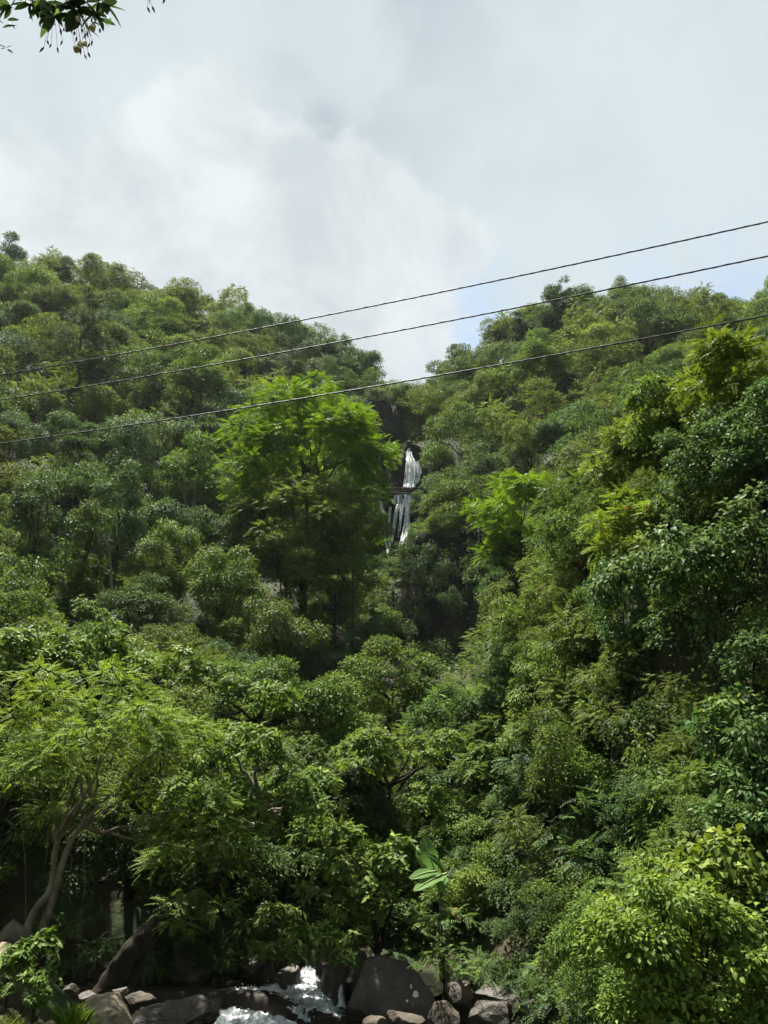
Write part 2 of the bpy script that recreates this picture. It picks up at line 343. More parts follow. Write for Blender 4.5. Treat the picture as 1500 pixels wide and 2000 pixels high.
for a in [(1500, 720, 20), (1400, 760, 20), (1300, 830, 23), (1200, 950, 26), (1130, 1060, 29), (1050, 1200, 32), (980, 1330, 34), (1500, 1000, 15), (1350, 1050, 18), (1250, 1150, 21), (1150, 1250, 24), (1050, 1400, 27),
          (1500, 1300, 12.5), (1350, 1350, 15.5), (1200, 1400, 20), (1500, 1600, 11), (1350, 1650, 14), (1200, 1650, 18), (1050, 1650, 23), (1700, 900, 14), (1700, 1300, 11)]: gp(*a, 1.2, 1.6)
for a in [(800, 1800, 26), (860, 1640, 31), (900, 1530, 38), (860, 1400, 47), (850, 1330, 56), (815, 1270, 66), (775, 1200, 78), (775, 1110, 94)]: gp(*a, 2.2)       # the gully floor
CTRL += [(-1.5, 78, 19), (-1.5, 66, 15), (-.5, 94, 30), (7.5, 94, 36), (5, 73, 13.4), (9, 73, 14.2), (5, 66, 12.4), (9, 66, 13), (6, 55, 9.6), (9.5, 52, 10.6), (6, 80, 27), (10.5, 79, 28.5), (2, 74, 15.5), (12, 70, 16)]
CTRL += [(2.3, 103.5, 30.5), (-2, 103, 31), (7, 103, 33), (2.5, 108, 47), (-2, 108, 48), (7, 108, 50), (3, 125, 53), (4, 150, 62)]
CTRL += [(0, -20, 3.3), (-20, -10, 4.), (20, -10, 5.), (0, 0, 3.2), (-5, 3, 3.1), (5, 3, 3.1), (0, 7, 1.5), (-4, 8, 1.6), (4, 8, 1.3), (0, 12, -.9), (3, 12, -.2), (2.5, 16, -.9), (0, 17, -1.2), (-3, 16.6, -.6), (-4.3, 15.0, .2), (-5.5, 14.4, 1.15),
         (-5.4, 12.6, 1.45), (-7.3, 12.6, 1.75), (-7.2, 14.4, 1.8), (-7.4, 16.2, 1.78), (-6.3, 15.2, 1.5), (-9.5, 15, 2.4), (-10, 18.5, 1.6), (-12, 12, 3.4), (-9, 8, 2.6), (-14, 20, 4.2), (5, 11, 1.2), (8, 9, 3.2), (4.5, 17, .1), (4.5, 20, .6), (2.4, 20.5, .2), (7, 17, 2.2),
         (-9.5, 21.9, .5), (-5, 21.9, .3), (-2.4, 22, .3), (-9.5, 23.2, 2.6), (-5, 23.3, 2.3), (-2.2, 23.5, 1.6), (0, 23.5, .5), (2, 24.5, .4), (-9, 26, 4.6), (-4, 27, 4.2), (0, 28, 2.0), (300, 60, 130), (-300, 60, 140), (0, 300, 110), (-250, 300, 160), (250, 300, 150), (-200, -50, 60), (200, -50, 70)]
CTRL = np.array(CTRL)
def _phi(a, b): return np.sqrt(((a[:, None] - b[None]) ** 2).sum(-1) + .3)
_n = len(CTRL); _A = np.zeros((_n + 3, _n + 3)); _A[:_n, :_n] = _phi(CTRL[:, :2], CTRL[:, :2]) - np.eye(_n) * .6
_A[:_n, _n] = 1; _A[:_n, _n + 1:] = CTRL[:, :2]; _A[_n:, :_n] = _A[:_n, _n:].T
_w = np.linalg.solve(_A, np.concatenate([CTRL[:, 2], [0, 0, 0]]))
LIP = [pix(x, y, CAMZ / math.tan(math.atan((y - 1000) / F) - PITCH)) for x, y in ((60, 1936), (200, 1938), (380, 1941), (484, 1945), (546, 1954), (588, 1968), (612, 1986), (622, 2006), (628, 2040))]
LIP = spline(LIP, 8)
def ground(x, y):
    q = np.stack([np.atleast_1d(np.asarray(x, float)).ravel(), np.atleast_1d(np.asarray(y, float)).ravel()], 1)
    z = _phi(q, CTRL[:, :2]) @ _w[:_n] + _w[_n] + q @ _w[_n + 1:]
    X, Y = q[:, 0], q[:, 1]
    a_ = np.clip((Y - 42) / 30, 0, 1) * np.clip((np.abs(X - 2.5) - 7) / 10, 0, 1)                  # spurs and hollows of the hillsides
    z = z + a_ * (1.5 * np.sin(X * .31 + Y * .13 + 1.) * np.sin(Y * .27 - X * .08) + 1.0 * np.sin(X * .55 - Y * .41 + 2.) + .8 * np.sin(Y * .62 + X * .33))
    ins = lambda x0, x1, y0, y1, e: np.clip(np.minimum(np.minimum(X - x0, x1 - X), np.minimum(Y - y0, y1 - Y)) / e + 1, 0, 1)
    for x0, x1, y0, y1, b in ((-9.6, 1.6, 17.2, 21.4, -.8), (-2.6, 1.8, 13.0, 17.6, -1.5)):      # the pool and the bed below the weir
        s = ins(x0, x1, y0, y1, .8); z = z * (1 - s) + np.minimum(z, b) * s
    return z
gx = np.unique(np.concatenate([np.linspace(-300, -60, 25), np.arange(-60, -14, 1.6), np.arange(-14, 14, .4), np.arange(14, 64, 1.6), np.linspace(64, 300, 25)]))
gy = np.unique(np.concatenate([np.linspace(-60, 0, 13), np.arange(0, 34, .4), np.arange(34, 160, 1.6), np.linspace(160, 330, 20)]))
GX, GY = np.meshgrid(gx, gy); GZ = ground(GX, GY).reshape(GX.shape)
rg = np.random.default_rng(5)
GZ = GZ + rg.normal(size=GZ.shape) * np.where(GY > 3, .06, .01)
nx, ny = len(gx), len(gy); ii = (np.arange(ny - 1)[:, None] * nx + np.arange(nx - 1)).ravel()[:, None]
g = obj('ground', mesh('ground', np.stack([GX, GY, GZ], -1).reshape(-1, 3), ii + [0, 1, nx + 1, nx], M_SOIL, smooth=True)); g['kind'] = 'structure'


def gz(x, y): return float(ground(x, y)[0])

# undergrowth: low leafy cover over the whole slope (nobody could count it)
rng = np.random.default_rng(11)
def frustum_points(n, d0, d1, marg=.62, power=1.0):
    D = d0 + (d1 - d0) * rng.random(n) ** power; X = (rng.random(n) * 2 - 1) * D * marg; return X, D
def undergrowth(name, n, d0, d1, L, cover, mat, power=1.):
    X, D = frustum_points(n, d0, d1, .64, power); Z = ground(X, D)
    ok = ~((np.abs(X - 0) < 3.6) & (D < 22)) & ~((D < 23) & (X > -10) & (X < 3)) & ~((np.abs(X - 2.3) < 5) & (D > 93) & (D < 109))
    X, D, Z = X[ok], D[ok], Z[ok]; sc = np.interp(D, [d0, d1], [L[0], L[1]])
    e = .6; nz = np.stack([-(ground(X + e, D) - Z) / e, -(ground(X, D + e) - Z) / e, np.ones(len(X))], -1); nz = unit(nz)
    K = 12; off = rng.normal(size=(len(X), K, 3)) * (sc * cover)[:, None, None]; off[..., 2] *= .8
    P = np.stack([X, D, Z], -1)[:, None] + nz[:, None] * (sc * cover * 1.0)[:, None, None] + off
    Dr = unit(nz[:, None] * .5 + rng.normal(size=P.shape) * .7 + np.array([0, 0, -.2])); Nm = unit(np.array([0, 0, 1.]) + nz[:, None] * .4 + rng.normal(size=P.shape) * .45)
    LL = (sc[:, None] * rng.uniform(.6, 1.2, (len(X), K))).ravel()
    r = np.clip(.6 * np.repeat(rng.random(len(X)), K) + .4 * rng.random(len(LL)), 0, 1)
    V, Fc, rr = leaf_arrays(P.reshape(-1, 3), Dr.reshape(-1, 3), Nm.reshape(-1, 3), LL, LL * .3, rng, 0, r)
    o = obj(name, mesh(name, V, Fc, mat, rr)); o['kind'] = 'stuff'; return o
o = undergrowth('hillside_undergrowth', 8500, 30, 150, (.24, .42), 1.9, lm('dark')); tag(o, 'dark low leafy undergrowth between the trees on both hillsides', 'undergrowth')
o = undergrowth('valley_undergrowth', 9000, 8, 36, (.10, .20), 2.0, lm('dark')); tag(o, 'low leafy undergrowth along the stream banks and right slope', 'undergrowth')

# ------------------------------------------------------------------ trees: prototypes
def pack(rng, lobes, N, L, mats, detail=0, **k):
    a = foliage(rng, lobes, N, L, **k); V, Fc, rr = leaf_arrays(*a[:5], rng, detail, a[5]); return mesh('crown', V, Fc, lm(mats), rr)
def trunk_mesh(rng, h, r, lobes, mat, nb=9):
    lean = rng.normal(size=2) * .06 * h; top = np.array([lean[0], lean[1], h]); main = wob(rng, (0, 0, -.5), top, 9, .06)
    paths = [(main, np.linspace(r, r * .35, 9))]
    for q in lobes[:nb]:
        i = rng.integers(4, 8); paths.append((wob(rng, main[i], q[:3] + [0, 0, -.2 * q[3]], 6, .1), np.linspace(r * .45, r * .1, 6)))
    V, Fc = tubes(paths, 6); return mesh('trunk', V, Fc, mat, smooth=True)
PROTO = []
def proto(seed, shape, col, r, rz, h, N, L, style='broad', nl=12, far=True, **k):
    rg_ = np.random.default_rng(seed); lo = lobes_in(rg_, r, r, rz, nl, low=-.85, aniso=1.); lo[:, 2] += h
    if style == 'pinnate' and k.pop('tier', 0):
        lo[:, 2] = h + np.round((lo[:, 2] - h) / (rz * .45)) * rz * .45
    PROTO.append(dict(crown=pack(rg_, lo, N, L, col, style=style, **k), trunk=trunk_mesh(rg_, h, .16 + .02 * r, lo, M_BARK), shape=shape, col=col, h=h + rz, r=r, far=far))
sd_ = 100
for col in ('mid', 'dark', 'olive', 'fresh', 'grey', 'vine'):
    proto(sd_, 'round-crowned', col, 4.2, 3.4, 3.0, 16000, .215, nl=21, cr=.40); sd_ += 1
for col in ('mid', 'olive', 'fresh'):
    proto(sd_, 'spreading', col, 5.0, 2.6, 3.0, 16000, .215, nl=24, cr=.45, flat=.35); sd_ += 1
for col in ('mid', 'dark'):
    proto(sd_, 'tall narrow', col, 3.1, 4.4, 4.2, 15000, .215, nl=20, cr=.38); sd_ += 1
for col in ('fresh', 'olive'):
    proto(sd_, 'feathery', col, 4.2, 2.9, 2.9, 17000, .18, style='pinnate', nl=20, droop=.5); sd_ += 1
for col in ('mid', 'blue'):
    proto(sd_, 'drooping', col, 3.6, 3.3, 2.8, 15500, .215, nl=20, cr=.42, droop=1.0, flat=1.3); sd_ += 1
NEARP = len(PROTO)
for col, st in (('mid', 'broad'), ('fresh', 'broad'), ('dark', 'broad'), ('olive', 'pinnate'), ('fresh', 'pinnate'), ('mid', 'whorl'), ('blue', 'broad')):
    proto(sd_, {'broad': 'dense leafy', 'pinnate': 'fern-leaved', 'whorl': 'broad-leaved'}[st], col, 3.0, 2.4, 2.2, 16000, {'broad': .16, 'pinnate': .13, 'whorl': .22}[st], style=st, nl=22, far=False); sd_ += 1

# ------------------------------------------------------------------ trees over the hillsides
rng = np.random.default_rng(77)
cand = 26000
Dc = 31 + (158 - 31) * rng.random(cand) ** .85; Xc = (rng.random(cand) * 2 - 1) * Dc * .60; Zc = ground(Xc, Dc)
PX, PY, DEP = project(np.stack([Xc, Dc, Zc + 4], -1))
def hidden(x, y, z):
    t = np.linspace(.06, .97, 40)[None]; hx, hy, hz = x[:, None] * t, y[:, None] * t, CAMZ + (z[:, None] - CAMZ) * t
    return (ground(hx, hy).reshape(hx.shape) > hz + .3).any(1)
ok = (PX > -70) & (PX < 1570) & (PY > 380) & (PY < 1500)
ok &= ~((PX > 705) & (PX < 828) & (PY > 800) & (PY < 1095) & (Dc < 111))           # the falls stay open
ok &= ~((PX > 700) & (PX < 880) & (PY > 815) & (PY < 1010) & (Dc < 111))
ok &= ~((PX > 440) & (PX < 800) & (PY > 720) & (PY < 1130) & (Dc < 72) & (Dc > 56))
ok &= ~((np.abs(Xc - 2.3) < 6) & (Dc > 94) & (Dc < 110))
GC = np.interp(Dc, [40, 50, 60, 75, 95], [3.9, 3.6, 3.0, 1.0, 1.2]); ok &= ~((np.abs(Xc - GC) < 4.6) & (Dc > 44) & (Dc < 96))
ok &= ~((PX > 735) & (PX < 985) & (PY > 1030) & (PY < 1345) & (Dc < 88) & (Dc > 40))
ok &= ~((PX > 915) & (PX < 1130) & (PY > 930) & (PY < 1160) & (Dc < 55))
idx = np.where(ok)[0]; idx = idx[~hidden(Xc[idx], Dc[idx], Zc[idx] + 5)]
size = np.clip(np.exp(rng.normal(.04, .26, cand)), .6, 1.35); size = np.where(Dc > 112, np.clip(size, .55, 1.15), size)
size = np.where((PX > 560) & (PX < 1010) & (PY > 1000) & (PY < 1420), np.minimum(size, .8), size)
chosen, PTS = [], np.zeros((0, 3)); RS = np.zeros(0)
idx = idx[np.argsort(-size[idx] + rng.normal(size=len(idx)) * .25)]
for i in idx:
    p = np.array([Xc[i], Dc[i], Zc[i]]); rr = 4.2 * size[i] * np.interp(Dc[i], [31, 60, 100, 150], [.50, .76, 1.02, 1.22])
    if len(PTS) and (np.linalg.norm(PTS - p, axis=1) < (RS + rr) * .775).any(): continue
    chosen.append(i); PTS = np.vstack([PTS, p]); RS = np.append(RS, rr)
print('hill trees', len(chosen))
TREES = []                     # (object, label stem, px)
CW = {'vine': 'deep green', 'mid': 'green', 'dark': 'dark green', 'olive': 'olive green', 'fresh': 'light green', 'grey': 'grey-green', 'blue': 'bluish green', 'yellow': 'yellow-green', 'bright': 'bright green'}
def place_tree(pr, base, s, rz, stem=None, label=None, group='trees covering the hillsides', name='hillside_tree', tilt=(0, 0)):
    e = obj(name, None, None, base); e.rotation_euler = (tilt[0], tilt[1], rz); e.scale = (s[0], s[0], s[1]); e['category'] = 'tree'; e['group'] = group
    obj('trunk', pr['trunk'], e); obj('crown', pr['crown'], e)
    if label: e['label'] = label
    else: TREES.append((e, stem, project(np.array(base) + [0, 0, pr['h'] * s[1] * .6])))
    return e
for k, i in enumerate(chosen):
    D, X, Z = Dc[i], Xc[i], Zc[i]; near = D < 60
    pr = PROTO[rng.integers(NEARP, len(PROTO)) if near and rng.random() < .75 else rng.integers(0, NEARP)]
    s = size[i] * np.interp(D, [31, 60, 100, 150], [.56, .84, 1.10, 1.30]); s2 = s * rng.uniform(.8, 1.2)
    px, py, _ = project(np.array([X, D, Z + pr['h'] * s2 * .6]))
    side = 'left' if px < 640 else ('right' if px > 850 else 'mid')
    if side == 'mid': where = 'in the central gully' if py > 1080 else 'above the waterfall gorge'
    else:
        band = ('along the skyline' if D > 122 else 'high') if D > 100 else ('halfway up' if D > 70 else ('low' if D > 46 else 'at the foot'))
        where = {'along the skyline': f'on the {side} ridge skyline', 'high': f'high on the {side} hillside', 'halfway up': f'halfway up the {side} hillside', 'low': f'low on the {side} hillside', 'at the foot': f'at the foot of the {side} hillside'}[band]
    place_tree(pr, (X, D, Z - .2), (s, s2), rng.uniform(0, 6.28), f"{CW[pr['col']]} {pr['shape']} tree {where}", tilt=tuple(rng.normal(size=2) * .07))
ORDW = 'thirteenth fourteenth fifteenth sixteenth seventeenth eighteenth nineteenth twentieth'.split()
ORD = ['leftmost', 'second from left', 'third from left', 'fourth from left', 'fifth from left', 'sixth from left', 'seventh from left', 'eighth from left', 'ninth from left', 'tenth from left', 'eleventh from left', 'twelfth from left'] + [w_ + ' from left' for w_ in ORDW]
stems = {}
for t in TREES: stems.setdefault(t[1], []).append(t)
for st, L_ in stems.items():
    L_.sort(key=lambda t: t[2][0])
    for k, t in enumerate(L_): t[0]['label'] = st if len(L_) == 1 else f'{st}, {ORD[min(k, 19)]}'

# ------------------------------------------------------------------ shrubs and trees near the stream and on the right slope
def leaf_proto(style):
    rg_ = np.random.default_rng(3)
    n = 9; t = np.linspace(0, 1, n)
    w = {'lance': .17, 'oval': .27, 'heart': .36, 'strap': .13}[style] * {'heart': np.clip(1.6 * (1 - t) ** .75 * (t + .05) ** .28, 0, 1), }.get(style, np.sin(np.pi * np.clip(t, 0.02, 1) ** .9) ** .8)
    w[0] = .012; w[-1] = .004
    y, z = t, -.16 * t ** 2; V = []
    for i in range(n): V += [(-w[i], y[i], z[i] + w[i] * .3), (0, y[i], z[i]), (w[i], y[i], z[i] + w[i] * .3)]
    Fc = [(3 * i + k, 3 * i + k + 1, 3 * i + k + 4, 3 * i + k + 3) for i in range(n - 1) for k in (0, 1)]
    return np.array(V), np.array(Fc)
LEAFV = {k: leaf_proto(k) for k in ('lance', 'oval', 'heart', 'strap')}
LEAFM = {}
def leaf_parts(root, base, a, pick, shape, col):
    key = (shape, col)
    if key not in LEAFM: LEAFM[key] = mesh('leaf', *LEAFV[shape], lm(col, True), smooth=True)
    P, Dr, Nm, L = a[0][pick] - base, unit(a[1][pick]), a[2][pick], a[3][pick]
    S_ = unit(np.cross(Dr, Nm)); U = np.cross(S_, Dr)
    for i in range(len(P)):
        o = bpy.data.objects.new('leaf', LEAFM[key]); COL.objects.link(o); o.parent = root
        l = L[i]; M = Matrix(((S_[i][0] * l, Dr[i][0] * l, U[i][0] * l, P[i][0]), (S_[i][1] * l, Dr[i][1] * l, U[i][1] * l, P[i][1]), (S_[i][2] * l, Dr[i][2] * l, U[i][2] * l, P[i][2]), (0, 0, 0, 1)))
        o.matrix_basis = M
NB = [0]
RG = 'vine-hung shrubs on the near right slope'
def bush(px, py, D, w, h, col, label, style='broad', L=.14, asp=.28, name='shrub', cat='shrub', group=None, parts=0, shape='oval', detail=0, cover=1.5, nl=18, dy=.8, base=None, droop=.4,
         bark=M_BARKD, r0=None, flat=.6, extra=None, mix=None, rr=(.18, .42), low=-.85, cr=None, stem=True, spread=1.05, cap=36000):
    NB[0] += 1; rg_ = np.random.default_rng(900 + NB[0] * 7)
    c_ = pix(px, py, D); m = pxm(px, py, D); rx, rz = w * .5 * m * spread, h * .5 * m * spread; ry = min(rx, 2.2 * rz) * dy
    lo = lobes_in(rg_, rx, ry, rz, nl, rr, low); lo[:, :3] += c_
    if extra:
        for (ex, ey, ed, er) in extra: lo = np.vstack([lo, [*pix(ex, ey, ed), er * pxm(ex, ey, ed)]])
    if base is None: bx, by = c_[0], c_[1] + ry * .4; base = np.array([bx, by, gz(bx, by)])
    else: base = np.array(base, float)
    surf = 4 * math.pi * (lo[:, 3] ** 2).sum() * .5; N = int(np.clip(cover * surf / (L * L * asp), 800, cap if detail == 0 else 16000))
    a = foliage(rg_, lo, N, L, style, asp, flat=flat, droop=droop, cr=cr)
    root = thing(name, base, label, cat, group)
    pick = np.zeros(len(a[0]), bool)
    if parts:
        dist = np.linalg.norm(a[0] - np.array([0, 0, CAMZ]), axis=1) + rg_.random(len(a[0])) * ry * .9
        qx, qy, _ = project(a[0]); dist += ((qx < 0) | (qx > 1500) | (qy > 2000)) * 50
        pick[np.argsort(dist)[:parts]] = True
        leaf_parts(root, base, a, np.where(pick)[0], shape, col)
    k = ~pick
    V, Fc, r_ = leaf_arrays(a[0][k] - base, a[1][k], a[2][k], a[3][k], a[4][k], rg_, detail, a[5][k])
    o = obj('crown', mesh('crown', V, Fc, lm(col), r_), root)
    if parts: o['kind'] = 'stuff'
    if mix:                                                   # a second growth in the same crown: young or withered leaves
        b = foliage(rg_, lo, int(N * mix[1]), L, style, asp, flat=flat, droop=droop); V, Fc, r_ = leaf_arrays(b[0] - base, b[1], b[2], b[3], b[4], rg_, detail, b[5])
        obj(mix[2], mesh(mix[2], V, Fc, lm(mix[0]), r_), root)
    if stem:
        mid = c_ - base; r0 = r0 or (.03 if group == RG else .05 + .035 * rx); up = spline([(0, 0, -.3), mid * [.35, .35, .45] + [0, 0, .1], mid * .9], 5); paths = [(up, np.linspace(r0, r0 * .5, len(up)))]
        for q in lo[::1][:14]:
            s = up[rg_.integers(len(up) // 2, len(up))]; paths.append((wob(rg_, s, q[:3] - base, 7, .09), np.linspace(r0 * .45, r0 * .08, 7)))
        V, Fc = tubes(paths, 6); obj('stem', mesh('stem', V, Fc, bark, smooth=True), root)
    return root, lo, base
RG = 'vine-hung shrubs on the near right slope'
# --- right slope, upper rim downwards
B = bush
B(1440, 745, 19, 200, 190, 'yellow', 'sunlit yellow-green vine shrub with upright shoots at right edge, below the lowest cable', 'pinnate', .12, .30, group=RG, extra=[(1395, 665, 19, 14), (1410, 700, 19, 20), (1388, 640, 19, 7)])
B(1490, 850, 16.5, 190, 190, 'vine', 'glossy dark-green vine mass at the right edge, under the yellow-green shoots', 'broad', .11, .34, group=RG)
B(1330, 830, 22, 220, 170, 'fresh', 'pale green bushy shrub on the rim of the near right slope', 'broad', .13, .3, group=RG, mix=('yellow', .3, 'young_leaves'))
B(1390, 930, 18.5, 200, 200, 'vine', 'dense vine shrub hanging below the rim of right slope', 'broad', .11, .34, group=RG)
B(1240, 920, 25, 190, 170, 'fresh', 'light green leafy shrub on slope rim right of the bright green tree', 'pinnate', .12, .28, group=RG, mix=('yellow', .35, 'young_leaves'))
B(1160, 1000, 28, 190, 190, 'mid', 'green fern-leaved shrub beside the bright green tree on right', 'pinnate', .12, .28, group=RG)
B(1270, 1040, 21, 210, 160, 'yellow', 'yellowish shrub with reddish withered leaves above the dark hollow', 'pinnate', .11, .28, group=RG, mix=('red', .03, 'withered_leaves'))
B(1400, 1095, 15.5, 330, 130, 'vine', 'arching vine of heart-shaped leaves overhanging the dark hollow', 'broad', .135, .36, name='vine', cat='vine', parts=260, shape='heart', detail=1, droop=.9, r0=.035, extra=[(1230, 1120, 16.5, 34), (1290, 1105, 16, 40), (1190, 1140, 17, 24), (1470, 1160, 14.8, 36), (1440, 1140, 15, 30)])
B(1490, 1030, 13.8, 140, 150, 'vine', 'big-leaved green climber at the right edge above arching vine', 'broad', .12, .36, detail=1, group=RG)
B(1130, 1150, 27, 180, 150, 'fresh', 'pale shrub with rusty withered tips left of the arching vine', 'pinnate', .12, .28, group=RG, mix=('red', .06, 'withered_leaves'))
B(1060, 1230, 30, 180, 170, 'mid', 'rounded mid-green shrub low beside the shaded gully', 'broad', .14, .28, group=RG)
B(1170, 1290, 23.5, 220, 190, 'olive', 'olive fern-leaved shrub at the middle of the near right slope', 'pinnate', .12, .26, group=RG, mix=('fresh', .4, 'young_leaves'))
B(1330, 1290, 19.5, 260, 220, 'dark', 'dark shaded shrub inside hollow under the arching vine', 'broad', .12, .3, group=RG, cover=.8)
B(1470, 1290, 13.6, 150, 170, 'vine', 'glossy climber at right edge just below the dark hollow', 'broad', .12, .34, detail=1, group=RG, cover=1.1)
B(1000, 1340, 31, 170, 180, 'blue', 'bluish-green shrub at the mouth of the shaded gully', 'broad', .14, .28, group=RG)
B(1080, 1400, 26, 190, 190, 'fresh', 'light green weeping shrub on the near right slope above stream', 'broad', .14, .2, droop=1., group=RG)
B(1190, 1470, 21, 230, 200, 'mid', 'mid-green leafy shrub low on right slope, left of dark cleft', 'broad', .13, .3, group=RG, mix=('yellow', .2, 'young_leaves'))
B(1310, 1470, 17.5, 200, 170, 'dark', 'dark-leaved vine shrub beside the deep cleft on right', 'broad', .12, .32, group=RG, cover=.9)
B(1440, 1440, 13.5, 190, 160, 'vine', 'vine shrub with large pale oval leaves at right edge', 'broad', .13, .36, detail=1, parts=120, shape='heart', group=RG, mix=('yellow', .12, 'young_leaves'))
B(980, 1500, 29, 160, 190, 'mid', 'leafy shrub right of the gully stream, below bluish shrub', 'pinnate', .13, .26, group=RG)
B(1070, 1570, 23, 200, 200, 'blue', 'layered bluish-green shrub overhanging the stream gully from right', 'pinnate', .13, .28, group=RG, droop=.7)
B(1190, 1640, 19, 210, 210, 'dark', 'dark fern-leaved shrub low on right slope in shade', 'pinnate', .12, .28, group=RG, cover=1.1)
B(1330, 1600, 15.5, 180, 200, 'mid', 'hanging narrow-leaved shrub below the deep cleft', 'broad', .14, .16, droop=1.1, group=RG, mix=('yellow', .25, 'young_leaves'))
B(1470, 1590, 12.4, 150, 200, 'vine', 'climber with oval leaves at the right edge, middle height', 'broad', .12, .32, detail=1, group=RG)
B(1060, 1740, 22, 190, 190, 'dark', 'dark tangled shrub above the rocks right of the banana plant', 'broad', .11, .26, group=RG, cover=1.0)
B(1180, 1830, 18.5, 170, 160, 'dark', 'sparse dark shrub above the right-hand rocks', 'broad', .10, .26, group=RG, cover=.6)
B(1420, 1720, 11.8, 210, 150, 'yellow', 'yellow-green shrub with heart-shaped leaves above lower right bush', 'broad', .13, .36, detail=1, parts=120, shape='heart', group=RG, droop=.7)
B(1310, 1720, 13.5, 170, 120, 'mid', 'shaded green shrub behind the lower right bush', 'pinnate', .10, .28, group=RG)
B(1330, 1880, 10.2, 400, 300, 'yellow', 'sunlit yellow-green bush filling the lower right corner', 'broad', .085, .30, name='bush', cat='bush', parts=280, shape='oval', detail=1, nl=60, rr=(.12, .26), droop=.5, mix=('fresh', .5, 'older_leaves'))
B(930, 1610, 26.5, 130, 170, 'fresh', 'pale green shrub standing right behind the banana plant', 'pinnate', .13, .26)
B(920, 1760, 24, 130, 190, 'blue', 'dark feathery shrub right of banana plant above the boulders', 'pinnate', .11, .24, cover=1.1)
# --- centre
B(760, 1515, 27, 250, 180, 'fresh', 'yellow-tinged bushy tree in the valley centre above banana plant', 'whorl', .17, .22, name='bushy_tree', cat='tree', mix=('yellow', .3, 'young_leaves'))
B(640, 1400, 31, 250, 190, 'fresh', 'light green rounded tree in mid valley, left of stream', 'broad', .15, .28, name='bushy_tree', cat='tree')
B(870, 1440, 33, 190, 190, 'dark', 'dark glossy tree in the valley centre right of stream', 'broad', .15, .26, name='bushy_tree', cat='tree')
B(500, 1370, 30, 210, 150, 'mid', 'mid-green tree behind the pale-leaved tree on left', 'broad', .15, .28, name='bushy_tree', cat='tree')
B(760, 1340, 38, 190, 150, 'mid', 'rounded green tree where the stream leaves the shaded gully', 'broad', .16, .28, name='bushy_tree', cat='tree')
B(660, 1580, 26, 220, 170, 'dark', 'dark tree behind the small round-leaved tree at the stream', 'broad', .14, .28, name='bushy_tree', cat='tree')
B(860, 1590, 29, 150, 180, 'dark', 'dark shrub behind the banana plant in the valley floor', 'broad', .14, .28)
# --- left
B(30, 1300, 25, 210, 230, 'fresh', 'big-leaved light green tree at left edge above fine-leaved tree', 'whorl', .26, .19, name='bushy_tree', cat='tree', detail=1)
B(190, 1310, 26, 230, 150, 'fresh', 'whorled-leaf tree on left, behind the yellow-green tree top', 'whorl', .26, .19, name='bushy_tree', cat='tree', detail=1)
B(330, 1330, 27, 220, 140, 'fresh', 'big-leaved tree right of whorled-leaf tree on the left side', 'whorl', .25, .19, name='bushy_tree', cat='tree', detail=1)
B(0, 1560, 21, 240, 340, 'mid', 'shaded leafy tree at the left edge behind the twin trunks', 'broad', .11, .26, name='bushy_tree', cat='tree')
B(240, 1690, 22, 330, 190, 'dark', 'dark drooping shrub overhanging the pool behind twin trunks', 'broad', .11, .24, cover=1.0, droop=.8)
B(440, 1690, 22, 280, 190, 'dark', 'dark shrub overhanging the pool right of the leaning trunk', 'broad', .12, .24, cover=1.0)
B(330, 1500, 22, 250, 200, 'olive', 'olive green tree between the yellow-green and pale-leaved trees', 'broad', .11, .24, name='bushy_tree', cat='tree')
_, lo_, bs_ = B(520, 1530, 19.6, 360, 320, 'fresh', 'pale-leaved spreading tree with narrow leaves left of valley centre', 'whorl', .21, .17, name='pale_leaved_tree', cat='tree', detail=1, parts=280, shape='lance', bark=M_TWIG, base=(*pix(430, 1800, 23.4)[:2], gz(*pix(430, 1800, 23.4)[:2])), cover=1.25, mix=('yellow', .2, 'young_leaves'))
B(620, 1820, 18.8, 240, 130, 'fresh', 'low leafy branch of narrow leaves hanging over the cascade', 'whorl', .17, .19, name='overhanging_shrub', cat='shrub', detail=1, parts=280, shape='lance', base=(*pix(470, 1850, 21.6)[:2], gz(*pix(470, 1850, 21.6)[:2])), nl=16, extra=[(680, 1870, 18.6, 22), (560, 1850, 18.8, 20), (700, 1830, 18.7, 22)])
B(728, 1722, 19.8, 200, 225, 'fresh', 'small round tree with oval glossy leaves behind big boulder', 'whorl', .19, .26, name='round_leaved_tree', cat='tree', detail=1, parts=290, shape='oval', base=(*pix(742, 1890, 20.6)[:2], gz(*pix(742, 1890, 20.6)[:2])), mix=('yellow', .12, 'young_leaves'), extra=[(815, 1810, 19.9, 22), (700, 1800, 19.8, 30)])
